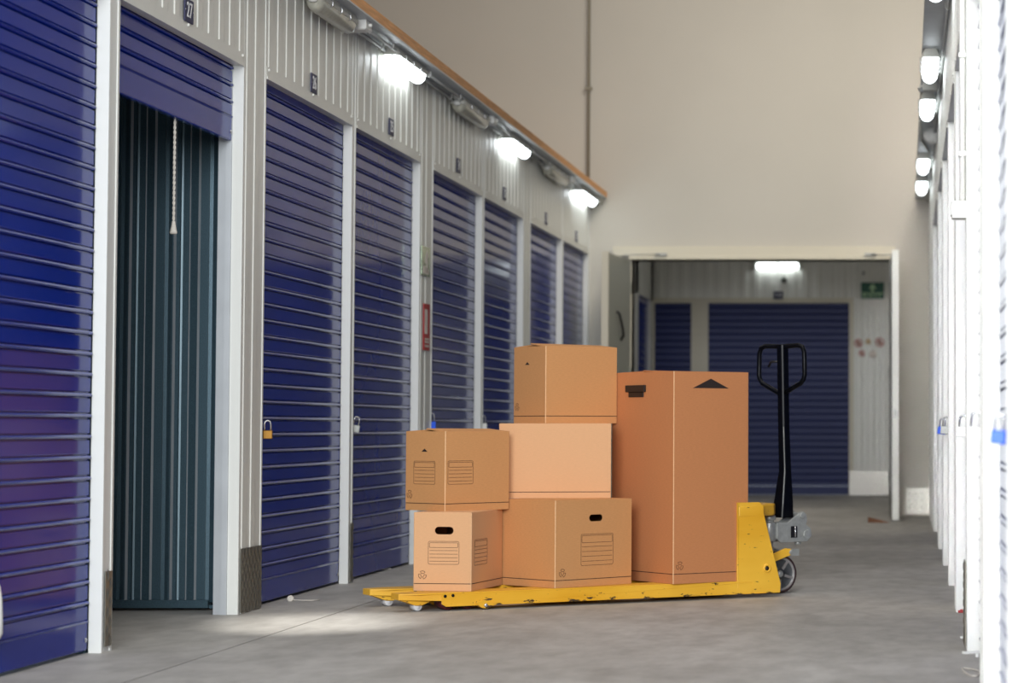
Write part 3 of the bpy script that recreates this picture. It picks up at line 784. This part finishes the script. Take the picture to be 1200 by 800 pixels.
# white handle tag at the left edge, hanging on shutter 28
p = onX(2, 716, -L+.02)
root = empty('hanging_tag', (-L-.018, p.y, p.z)); tag(root, 'white rounded tag hanging low on the nearest left shutter', 'tag')
mb = MB(); rows = []
for z, w, t in ((.09, .004, .006), (.075, .013, .014), (.03, .022, .02), (-.03, .026, .022), (-.07, .028, .022), (-.085, .02, .014), (-.09, .004, .004)):
    rows.append([(.018+t*math.cos(u), w*math.sin(u), z) for u in [2*math.pi*i/16 for i in range(16)]])
mb.grid(rows, 0, True, True); mb.build('grip', M['whiteplastic'], root)

# ------------------------------------------------------------------ pallet truck
AU = math.radians(32.5)
P0 = Vector((-1.96, 10.16, 0))
U = Vector((math.cos(AU), math.sin(AU), 0)); V = Vector((-math.sin(AU), math.cos(AU), 0))
truck = empty('pallet_truck', P0 + U*.8 + V*.25, AU); tag(truck, 'worn yellow hand pallet truck carrying six cardboard boxes', 'pallet truck')
TO = Vector((-.8, -.25, 0))
def tb(mb, u0, u1, v0, v1, z0, z1, mi=0): mb.box(u0-.8, u1-.8, v0-.25, v1-.25, z0, z1, mi)
def tp(u, v, z): return Vector((u-.8, v-.25, z))
ZF = .077
for v0 in (0.0, .345):
    mb = MB(); w = .16
    # top deck + side skirts, tapering tip
    tip = -.178
    outline_top = [(tip, v0+.035), (tip, v0+w-.035), (-.10, v0+w-.008), (.0, v0+w), (1.5, v0+w), (1.5, v0), (0, v0), (-.10, v0+.008)]
    mb.prism([(u, v) for u, v in outline_top], ZF-.006, ZF, lambda a, b, d: tp(a, b, d))
    for vv in (v0, v0+w-.006):
        side = [(0, ZF-.006), (1.5, ZF-.006), (1.5, .018), (.02, .018), (0, .03)]
        mb.prism(side, vv, vv+.006, lambda a, b, d: tp(a, d, b))
    # tip skirts
    for sg, va, vb in ((0, v0+.035, v0+.004), (1, v0+w-.035, v0+w-.004)):
        a = tp(tip, va, ZF-.004); b = tp(0, vb, ZF-.004); c = tp(0, vb, ZF-.034); d = tp(tip, va, ZF-.026)
        mb.face([a, b, c, d]); off = Vector((0, .004 if sg == 0 else -.004, 0)); mb.face([a+off, b+off, c+off, d+off]); mb.face([d, c, c+off, d+off])
    mb.face([tp(tip, v0+.035, ZF-.004), tp(tip, v0+w-.035, ZF-.004), tp(tip, v0+w-.035, ZF-.026), tp(tip, v0+.035, ZF-.026)])
    # slanted under-plate down to the entry roller
    mb.prism([(tip+.01, ZF-.026), (-.02, ZF-.03), (-.07, ZF-.052), (-.10, ZF-.052)], v0+.04, v0+.12, lambda a, b, d: tp(a, d, b))
    fk = mb.build('fork', M['yellow'], truck, .0015)
    for (u, r, m, vv0, vv1) in ((-.085, .019, 'rollwhite', v0+.05, v0+.11),):
        mb = MB(); T = Matrix.Translation(tp(u, vv0, r+.001)) @ Matrix.Rotation(-math.pi/2, 4, 'X')
        mb.lathe([(0, 0), (r*.45, 0), (r*.5, .003), (r*.8, .002), (r, .005), (r, vv1-vv0-.005), (r*.8, vv1-vv0), (0, vv1-vv0)], T, 20)
        mb.build('entry_roller', M[m], truck)
    for u in (.045, .135):
        mb = MB(); r = .036; T = Matrix.Translation(tp(u, v0+.04, r+.001)) @ Matrix.Rotation(-math.pi/2, 4, 'X')
        mb.lathe([(0, 0), (r*.4, 0), (r*.5, .004), (r*.85, .002), (r, .006), (r, .074), (r*.85, .08), (0, .08)], T, 24)
        mb.build('load_roller', M['maroon'], truck)
    for u, z in ((.015, ZF-.014), (.05, ZF-.012)):
        mb = MB(); T = Matrix.Translation(tp(u, v0, z)) @ Matrix.Rotation(math.pi/2, 4, 'X')
        mb.lathe([(0, .005), (.006, .004), (.007, 0)], T, 10); mb.build('bolt', M['blackmetal'], truck)
    mb = MB()
    mb.prism([(.15, .030), (.18, .040), (.195, .040), (.215, .032), (.25, .022), (.215, .008), (.205, .004), (.19, .004), (.175, .010)], v0-.006, v0+.02, lambda a, b, d: tp(a, d, b))
    br = mb.build('axle_bracket', M['yellow'], truck, .001)
    mb = MB(); T = Matrix.Translation(tp(.197, v0-.006, .018)) @ Matrix.Rotation(math.pi/2, 4, 'X')
    mb.lathe([(0, .006), (.006, .0055), (.0085, .003), (.009, 0)], T, 12); mb.build('axle_pin', M['bright'], br)
# chassis
mb = MB()
for v0 in (0.0, .499):
    mb.prism([(1.42, .018), (1.645, .018), (1.648, .06), (1.547, .425), (1.535, .435), (1.42, .435)], v0, v0+.006, lambda a, b, d: tp(a, d, b))
tb(mb, 1.42, 1.428, 0, .505, .018, .435)
mb.prism([(1.40, .012), (1.50, .012), (1.50, .505-.012), (1.40, .505-.012)], .06, .066, lambda a, b, d: tp(a, b, d))
ch = mb.build('chassis', M['yellow'], truck, .002)
mb = MB()   # top plate reaching back over the pump
mb.prism([(1.425, .0), (1.56, .0), (1.60, .10), (1.70, .16), (1.73, .20), (1.73, .30), (1.70, .345), (1.60, .40), (1.56, .505), (1.425, .505)], .366, .422, lambda a, b, d: tp(a, b, d))
mb.build('top_plate', M['yellow'], truck, .008)
mb = MB(); T = Matrix.Translation(tp(1.575, 0, .132)) @ Matrix.Rotation(math.pi/2, 4, 'X')
mb.lathe([(.010, .001), (.012, .006), (.019, .006), (.021, 0)], T, 20); rg = mb.build('pivot_boss', M['yellow'], truck)
mb = MB(); mb.lathe([(0, .003), (.010, .003), (.010, 0)], T, 12); mb.build('pin', M['black'], rg)
# steering: wheels, pump, handle
UC, VC = 1.745, .25
for dv in (-.075, .025):
    mb = MB(); r = .091; w = .05
    T = Matrix.Translation(tp(UC, VC+dv, r)) @ Matrix.Rotation(-math.pi/2, 4, 'X')
    mb.lathe([(r*.86, .0), (r*.95, .001), (r, .006), (r, w-.006), (r*.95, w-.001), (r*.86, w)], T, 40, 0)
    mb.lathe([(r*.86, .0), (r*.80, .001), (r*.76, .006)], T, 40, 2); mb.lathe([(r*.86, w), (r*.80, w-.001), (r*.76, w-.006)], T, 40, 2)
    mb.lathe([(r*.76, .006), (r*.34, .012), (r*.30, .004), (r*.14, .0), (0, .0)], T, 40, 1); mb.lathe([(r*.76, w-.006), (r*.34, w-.012), (0, w-.012)], T, 40, 1)
    for k in range(5):
        an = 2*math.pi*k/5+.3
        c, s_ = math.cos(an), math.sin(an)
        tw = .006
        Pp = [Vector((c*r*.28 - s_*tw, s_*r*.28 + c*tw, .002)), Vector((c*r*.78 - s_*tw, s_*r*.78 + c*tw, .002)), Vector((c*r*.78 + s_*tw, s_*r*.78 - c*tw, .002)), Vector((c*r*.28 + s_*tw, s_*r*.28 - c*tw, .002))]
        Q = [p + Vector((0, 0, .012)) for p in Pp]
        for i in range(4): mb.face([T @ Pp[i], T @ Pp[(i+1) % 4], T @ Q[(i+1) % 4], T @ Q[i]], 2)
        mb.face([T @ p for p in Pp], 2)
    wh = mb.build('steering_wheel', [M['rubber'], M['wheelcore'], M['wheelrim']], truck)
    mb = MB(); mb.lathe([(0, -.008), (.012, -.006), (.016, .0), (.016, w), (0, w)], T, 12); mb.build('hub', M['steel'], wh)
# yellow fender link + pump
mb = MB()
mb.prism([(1.60, .14), (1.66, .175), (1.76, .212), (1.80, .208), (1.81, .186), (1.76, .170), (1.70, .150), (1.66, .11), (1.62, .09)], VC-.10, VC-.086, lambda a, b, d: tp(a, d, b))
mb.prism([(1.60, .14), (1.66, .175), (1.76, .212), (1.80, .208), (1.81, .186), (1.76, .170), (1.70, .150), (1.66, .11), (1.62, .09)], VC+.086, VC+.10, lambda a, b, d: tp(a, d, b))
lk = mb.build('link_arm', M['yellow'], truck, .003)
mb = MB(); mb.tube([tp(1.79, VC-.116, .192), tp(1.79, VC+.116, .192)], .012, 12); mb.box(1.79-.8-.005, 1.79-.8+.035, VC-.25-.112, VC-.25-.10, .176, .208); mb.build('cross_pin', M['steel'], lk)
mb = MB()
mb.lathe([(0, .366), (.028, .364), (.031, .360), (.031, .343), (.022, .340), (.022, .334), (.031, .330), (.032, .248), (.028, .240), (.018, .238), (.018, .21), (.024, .205), (.024, .195), (.012, .19), (.012, .10), (0, .10)], Matrix.Translation(tp(1.715, VC-.02, 0)), 24)
CAST = [(1.74, .330), (1.80, .330), (1.85, .365), (1.865, .378), (1.885, .380), (1.90, .368), (1.905, .34), (1.90, .318), (1.925, .30), (1.93, .262), (1.905, .238), (1.76, .236), (1.74, .255)]
for va, vb in ((VC-.05, VC-.038), (VC+.038, VC+.05)): mb.prism(CAST, va, vb, lambda a, b, d: tp(a, d, b))
mb.prism([(1.72, .322), (1.80, .322), (1.80, .25), (1.72, .25)], VC-.046, VC+.04, lambda a, b, d: tp(a, d, b))
mb.prism([(1.83, .25), (1.90, .25), (1.90, .30), (1.83, .30)], VC-.02, VC+.04, lambda a, b, d: tp(a, d, b))
mb.lathe([(0, .0), (.014, .0), (.016, .004), (.016, .02), (0, .02)], Matrix.Translation(tp(1.87, VC-.02, .222)), 14)
mb.tube([tp(1.875, VC-.060, .362), tp(1.875, VC+.060, .362)], .014, 14)
mb.tube([tp(1.905, VC-.056, .272), tp(1.905, VC+.03, .272)], .022, 14)
pump = mb.build('hydraulic_pump', M['steel'], truck, .003)
mb = MB(); tb(mb, 1.815, 1.85, VC-.0515, VC-.0505, .258, .312); mb.build('slot', M['black'], pump)
mb = MB(); mb.tube([tp(1.838, VC-.053, .26), tp(1.838, VC-.053, .31)], .004, 8); mb.build('spring_rod', M['bright'], pump)
# handle: shaft in own frame. world positions
hb = P0 + U*1.83 + V*.25
def yp(px, py): return onY(px, py, hb.y)
Tinv = Matrix.Rotation(-AU, 4, 'Z') @ Matrix.Translation(-truck.location)
SA = AU - math.pi/2 + .02      # bar axis direction in world: pointing right and nearer
BX = Vector((math.cos(-math.radians(40)), math.sin(-math.radians(40)), 0)); BN = Vector((BX.y, -BX.x, 0))
def hp(px, py, side=0, nrm=0): return Tinv @ (yp(px, py) + BX*side + BN*nrm)
mb = MB()   # wide lower boot
def ringat(px, py, w, d):
    o_ = yp(px, py); return [Tinv @ (o_+Vector(q_)) for q_ in ((w, 0, 0), (.004, -d, 0), (-.004, -d, 0), (-w, 0, 0), (0, d, 0))]
rows = [ringat(917, 606, .050, .045), ringat(918, 590, .046, .044), ringat(919.5, 560, .033, .03), ringat(920, 552, .029, .026), ringat(918.5, 500, .027, .024), ringat(917, 404, .027, .024)]
mb.grid(rows, 0, False, True); mb.face(rows[0]); mb.face(rows[-1])
mb.tube([r_[1]+(r_[2]-r_[1])*.5 for r_ in rows[:5]], .0013, 6, 1)  # thin steel strip stands in for the highlight along the worn front edge
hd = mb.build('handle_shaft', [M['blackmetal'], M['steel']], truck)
zt = yp(916, 405).z; zbm = yp(916, 462).z
def lp(side, z): return Tinv @ (Vector((yp(916, 430).x, hb.y, z)) + BX*side)
ztop, zlow = yp(916, 406).z, yp(916, 461).z; zmid = yp(916, 444).z
W = .145
pts = [(.0, ztop), (W-.04, ztop+.004), (W-.012, ztop-.004), (W, ztop-.03), (W+.003, zmid+.02), (W-.003, zmid), (W-.02, zmid-.02), (.012, zlow), ]
loopts = [lp(0, zlow-.004)] + [lp(-s_, z) for s_, z in reversed(pts[1:])] + [lp(s_, z) for s_, z in pts] 
mb = MB(); mb.tube(loopts, .0115, 10); mb.build('handle_loop', M['blackmetal'], truck)
mb = MB(); mb.tube([lp(-.02, ztop-.07), lp(-.07, ztop-.072), lp(-.085, ztop-.095)], .006, 8); mb.build('release_lever', M['black'], truck)

# ------------------------------------------------------------------ boxes
def cardboard_box(label, near, alpha_deg, a, b, z0, z1, matname, hole=None, marks=(), lineh=.03, flap_tilt=.012, lift=1.0):
    al = math.radians(alpha_deg); be = math.pi/2-al
    root = empty('cardboard_box', (near[0], near[1], z0), be); tag(root, label, 'box', 'cardboard boxes on the pallet truck')
    h = z1-z0; c = .0026; th = .005
    def RF(s_, z, d): return Vector((s_, d, z))             # right face, s from the near corner; d = inward
    def LFc(s_, z, d): return Vector((d, a-s_, z))            # left face, s from its left end
    def BF(s_, z, d): return Vector((b-s_, a-d, z))
    def RBF(s_, z, d): return Vector((b-d, s_, z))
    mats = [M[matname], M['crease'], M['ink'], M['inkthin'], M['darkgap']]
    mb = MB()
    def panel(fn, w, holes):
        if not holes:
            mb.prism([(c, 0), (w-c, 0), (w-c, h), (c, h)], 0, th, fn); return
        bm = bmesh.new()
        outer = [(c, 0), (w-c, 0), (w-c, h), (c, h)]
        def loop_(pts):
            vs = [bm.verts.new((x, y, 0)) for x, y in pts]
            for i in range(len(vs)): bm.edges.new((vs[i], vs[(i+1) % len(vs)]))
        loop_(outer)
        inner = []
        for (cx, cz, hw, hh) in holes:
            pts = []
            for i in range(9): t = -math.pi/2+math.pi*i/8; pts.append((cx+hw-hh+hh*math.cos(t), cz+hh*math.sin(t)))
            for i in range(9): t = math.pi/2+math.pi*i/8; pts.append((cx-hw+hh+hh*math.cos(t), cz+hh*math.sin(t)))
            inner.append(pts); loop_(pts)
        bmesh.ops.triangle_fill(bm, use_beauty=True, use_dissolve=False, edges=bm.edges[:])
        fs = [[(v.co.x, v.co.y) for v in f.verts] for f in bm.faces]; bm.free()
        for f in fs:
            mb.face([fn(x, y, 0) for x, y in f]); mb.face([fn(x, y, th) for x, y in f])
        for pts in inner + [outer]:
            for i in range(len(pts)):
                p, q_ = pts[i], pts[(i+1) % len(pts)]
                mb.face([fn(p[0], p[1], 0), fn(q_[0], q_[1], 0), fn(q_[0], q_[1], th), fn(p[0], p[1], th)])
    # marks/hole given in photo pixels on a face
    wx = Vector((math.cos(be), math.sin(be), 0)); wy = Vector((-math.sin(be), math.cos(be), 0)); org = Vector((near[0], near[1], 0))
    def face_uv(face, px, py):
        d = ray(px, py); n = wy if face == 'R' else wx
        t = (org - Vector((0, 0, 0))).dot(n)/d.dot(n); p = Vector((0, 0, H)) + d*t; r_ = p-org
        return (r_.dot(wx) if face == 'R' else a - r_.dot(wy)), p.z-z0
    hR, hL = [], []
    if hole:
        f, px, py, wpx, hpx = hole
        s0, zc_ = face_uv(f, px-wpx/2, py); s1, _ = face_uv(f, px+wpx/2, py); _, zt_ = face_uv(f, px, py-hpx/2); _, zb_ = face_uv(f, px, py+hpx/2)
        (hR if f == 'R' else hL).append(((s0+s1)/2, (zt_+zb_)/2, abs(s1-s0)/2, abs(zt_-zb_)/2))
    panel(RF, b, hR); panel(LFc, a, hL); panel(BF, b, []); panel(RBF, a, [])
    mb.box(c, b-c, c, a-c, 0, th)
    # creased vertical edges
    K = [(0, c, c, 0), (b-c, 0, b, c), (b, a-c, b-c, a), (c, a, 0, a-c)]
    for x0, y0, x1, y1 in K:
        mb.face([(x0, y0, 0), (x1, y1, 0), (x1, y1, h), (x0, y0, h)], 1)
    # printed base line on both faces
    e = -.0006
    lw = .0028
    mb.prism([(c, lineh), (b-c, lineh), (b-c, lineh+lw), (c, lineh+lw)], e, 0, RF, 2)
    mb.prism([(c, lineh), (a-c, lineh), (a-c, lineh+lw), (c, lineh+lw)], e, 0, LFc, 2)
    def strip(fn, pts, w_, mi, closed=True):
        n_ = len(pts)
        for i in range(n_ if closed else n_-1):
            p, q_ = Vector(pts[i]), Vector(pts[(i+1) % n_]); t = (q_-p)
            if t.length < 1e-6: continue
            t.normalize(); nn = Vector((-t.y, t.x))*w_/2; t = t*w_*.3
            mb.prism([tuple(p-t-nn), tuple(q_+t-nn), tuple(q_+t+nn), tuple(p-t+nn)], e, 0, fn, mi)
    for mk in marks:
        kind, f = mk[0], mk[1]; fn = RF if f == 'R' else LFc
        if kind == 'tri':
            _, _, x0, y0, x1, y1 = mk
            s0, zb_ = face_uv(f, x0, y1); s1, _ = face_uv(f, x1, y1); sm_, zt_ = face_uv(f, (x0+x1)/2, y0)
            mb.prism([(s0, zb_), (s1, zb_), ((s0+s1)/2, zt_)], e, 0, fn, 2)
        if kind == 'label':
            _, _, x0, y0, x1, y1 = mk
            s0, zt_ = face_uv(f, x0, y0); s1, _ = face_uv(f, x1, y0); _, zb_ = face_uv(f, (x0+x1)/2, y1)
            s0 = max(s0, c+.002)
            r_ = .007; hh_ = zt_-zb_; lwid = .0016
            def rr(xa, xb, za, zb2, r2):
                out = []
                for cx_, cz_, t0 in ((xb-r2, zb2-r2, 0), (xa+r2, zb2-r2, 90), (xa+r2, za+r2, 180), (xb-r2, za+r2, 270)):
                    for k in range(4): t = math.radians(t0+30*k); out.append((cx_+r2*math.cos(t), cz_+r2*math.sin(t)))
                return out
            strip(fn, rr(s0, s1, zb_, zt_, r_), lwid, 3)
            strip(fn, rr(s0+.005, s1-.005, zt_-hh_*.27, zt_-.006, .004), lwid, 3)
            for k in range(4):
                z = zt_-hh_*(.40+.155*k); strip(fn, [(s0+.006, z), (s1-.006, z)], lwid, 3, False)
        if kind == 'logo':
            _, _, x0, y0, rp = mk
            sc_, zc_ = face_uv(f, x0, y0); rr_ = rp*near[1]/F*1.15
            for k in range(3):
                t0 = math.radians(90+120*k)
                arc = [(sc_+rr_*math.cos(t0+math.radians(x)), zc_+rr_*math.sin(t0+math.radians(x))) for x in (-42, -20, 5, 30)]
                arc2 = [(sc_+rr_*.45*math.cos(t0+math.radians(x)), zc_+rr_*.45*math.sin(t0+math.radians(x))) for x in (-50, -10, 40)]
                strip(fn, arc, .0022, 3, False); strip(fn, arc2, .0018, 3, False)
                strip(fn, [arc[0], arc2[0]], .0018, 3, False); strip(fn, [arc[3], arc2[2]], .0018, 3, False)
    body = mb.build('body', mats, root)
    # four top flaps
    for i, (x0, x1, y0, y1, ax, sg) in enumerate(((.004, b-.004, .004, a/2-.001, 'X', 1), (.004, b-.004, a/2+.001, a-.004, 'X', -1))):
        m2 = MB(); wdt = y1-y0
        tl = flap_tilt*(1 if i == 0 else .55)*lift
        if i == 0: P = [(x0, y0, h-.005), (x1, y0, h-.005), (x1, y1, h-.004+tl), (x0, y1, h-.004+tl*1.2)]
        else: P = [(x0, y1, h-.005), (x1, y1, h-.005), (x1, y0, h-.004+tl*.8), (x0, y0, h-.004+tl)]
        Q = [(p[0], p[1], p[2]+.005) for p in P]
        m2.face(P); m2.face(Q)
        for k in range(4): m2.face([P[k], P[(k+1) % 4], Q[(k+1) % 4], Q[k]])
        m2.build('flap', M[matname], root)
    return root, (wx, wy)
def at(px, Y): return ((px-PX)/F*Y, Y)
A0 = (-.1807*10.25, 10.25)
zA = .414
cardboard_box('light box with an oval handle hole at the bottom left of the stack', A0, 8, .258, .432, ZF+.001, zA, 'cardlight', ('L', 520.5, 621.5, 22, 9),
    [('label', 'L', 502, 634, 538, 661), ('logo', 'L', 495, 673.5, 4.2), ('label', 'R', 556, 632.5, 571, 661)], .03, .003, .3)
B0 = at(522.6, 10.37)
cardboard_box('brown box with two printed labels on top of the bottom left box', B0, 40, .272, .362, zA+.001, .761, 'card', None,
    [('tri', 'L', 494, 525.5, 501, 529), ('label', 'L', 485, 540, 510, 567), ('label', 'R', 525, 540, 554.5, 567), ('logo', 'L', 480, 579, 4.2)], .03, .010)
D0 = at(651.8, 10.44); zD = .459
cardboard_box('brown box with a handle hole and label in the bottom row middle', D0, 42.5, .38, .44, ZF+.001, zD, 'card', ('R', 698.5, 606.5, 16, 8),
    [('label', 'R', 681, 626, 718.5, 661.5), ('logo', 'R', 659, 671.5, 4.2)], .031, .0)
C0 = (-1.82, 10.74)
XC0 = (585.5-PX)/F*10.74; XC1 = (716.7-PX)/F*10.74
cardboard_box('plain pale pinkish box in the middle of the stack, square to the camera', (-474.5/F*10.735, 10.735), 81.5, .31, .4992, zD+.001, .795, 'cardlight', None, [], .026, .0)
E0 = at(639.5, 10.85)
cardboard_box('topmost brown box with a small printed triangle', E0, 50, .28, .385, .796, 1.148, 'card', None,
    [('tri', 'L', 615.5, 424, 620.5, 427.5), ('logo', 'L', 606, 477, 3.8)], .032, .012)
F0 = at(789.8, 10.72)
fr, (fwx, fwy) = cardboard_box('tall reddish brown wardrobe box at the right of the load', F0, 52, .535, .405, ZF+.001, 1.03, 'cardred', None,
    [('tri', 'R', 812, 443.5, 854, 454.5), ('logo', 'R', 796.5, 663, 4.2)], .042, .006)
# black hand grip of the tall box, on its left face
org = Vector((F0[0], F0[1], 0))
def f_uv(px, py):
    d = ray(px, py); t = org.dot(fwx)/d.dot(fwx); p = Vector((0, 0, H))+d*t; return (p-org).dot(fwy), p.z-(ZF+.001)
y1, z1 = f_uv(734.5, 451.5); y0, z0 = f_uv(757, 459); ya_, zb_ = f_uv(737, 465.5); yb_, _ = f_uv(754.5, 465.5)
mb = MB(); mb.box(-.010, .001, min(y0, y1), max(y0, y1), z0, z1); mb.box(-.004, .001, min(ya_, yb_), max(ya_, yb_), zb_, z0)
mb.build('hand_grip', M['black'], fr, .003)

# ------------------------------------------------------------------ lights
def area(name, loc, target, sx, sy, power, col=(1, 1, 1), spread=180):
    d = bpy.data.lights.new(name, 'AREA'); d.shape = 'RECTANGLE'; d.size = sx; d.size_y = sy; d.energy = power; d.color = col; d.spread = math.radians(spread)
    o = bpy.data.objects.new(name, d); COL.objects.link(o); o.location = loc
    v = Vector(target)-Vector(loc); o.rotation_euler = v.to_track_quat('-Z', 'Y').to_euler(); return o
area('door_daylight', (-1.1, -1.2, 3.0), (-1.3, 9, .6), 3.6, 3.0, 1050, (.94, .975, 1))
area('added_right_row_beam', (-.10, -3.0, 2.0), (.22, 12, 2.0), .5, 4.2, 3.5, (1, .99, .97), 5)  # unseen narrow beam, added and shaped to whiten the right row
area('added_back_wall_light', (.2, 17.0, 6.9), (-.5, 20.5, 3.4), 3, 3, 118, (1, .92, .80), 92)  # unseen warm lamp added to light the back wall
area('added_hall_fill', (-1.3, 9.5, 6.9), (-1.0, 9.5, 0), 3, 5, 150, (1, .98, .95))  # unseen soft fill added to lift the floor, panels and box tops
area('added_far_room_fill', (-1.0, 24.2, 3.25), (-1.0, 24.6, 0), 2.0, 1.5, 24, (1, .97, .9))  # unseen fill added to brighten the room beyond the doorway
sp = bpy.data.lights.new('skylight_beam', 'SPOT'); sp.energy = 5600; sp.spot_size = math.radians(6.4); sp.spot_blend = 1.0; sp.shadow_soft_size = .05; sp.color = (1, .97, .9)
so = bpy.data.objects.new('skylight_beam', sp); COL.objects.link(so); so.location = (-1.6, 3.6, 6.6)
tg = onZ(368, 730, 0); so.rotation_euler = (tg-Vector(so.location)).to_track_quat('-Z', 'Y').to_euler()
w = bpy.data.worlds.new('world'); SC.world = w; w.use_nodes = True
w.node_tree.nodes['Background'].inputs[0].default_value = (.80, .88, 1, 1); w.node_tree.nodes['Background'].inputs[1].default_value = .35

# ------------------------------------------------------------------ camera
cd = bpy.data.cameras.new('camera'); co = bpy.data.objects.new('camera', cd); COL.objects.link(co)
cd.sensor_width = 36; cd.lens = F/1200*36; co.location = (0, 0, H); co.rotation_euler = (math.pi/2+PITCH, 0, 0)
cd.shift_x = (600-PX)/1200; cd.shift_y = (PY0-400)/1200; cd.clip_end = 200; cd.clip_start = .05
cd.dof.use_dof = True; cd.dof.focus_distance = 9.9; cd.dof.aperture_fstop = 3.2
SC.camera = co
vs = SC.view_settings; vs.view_transform = 'Standard'; vs.look = 'None'; vs.gamma = 1; vs.use_curve_mapping = False; vs.exposure = 0.0
SC.display_settings.display_device = 'sRGB'
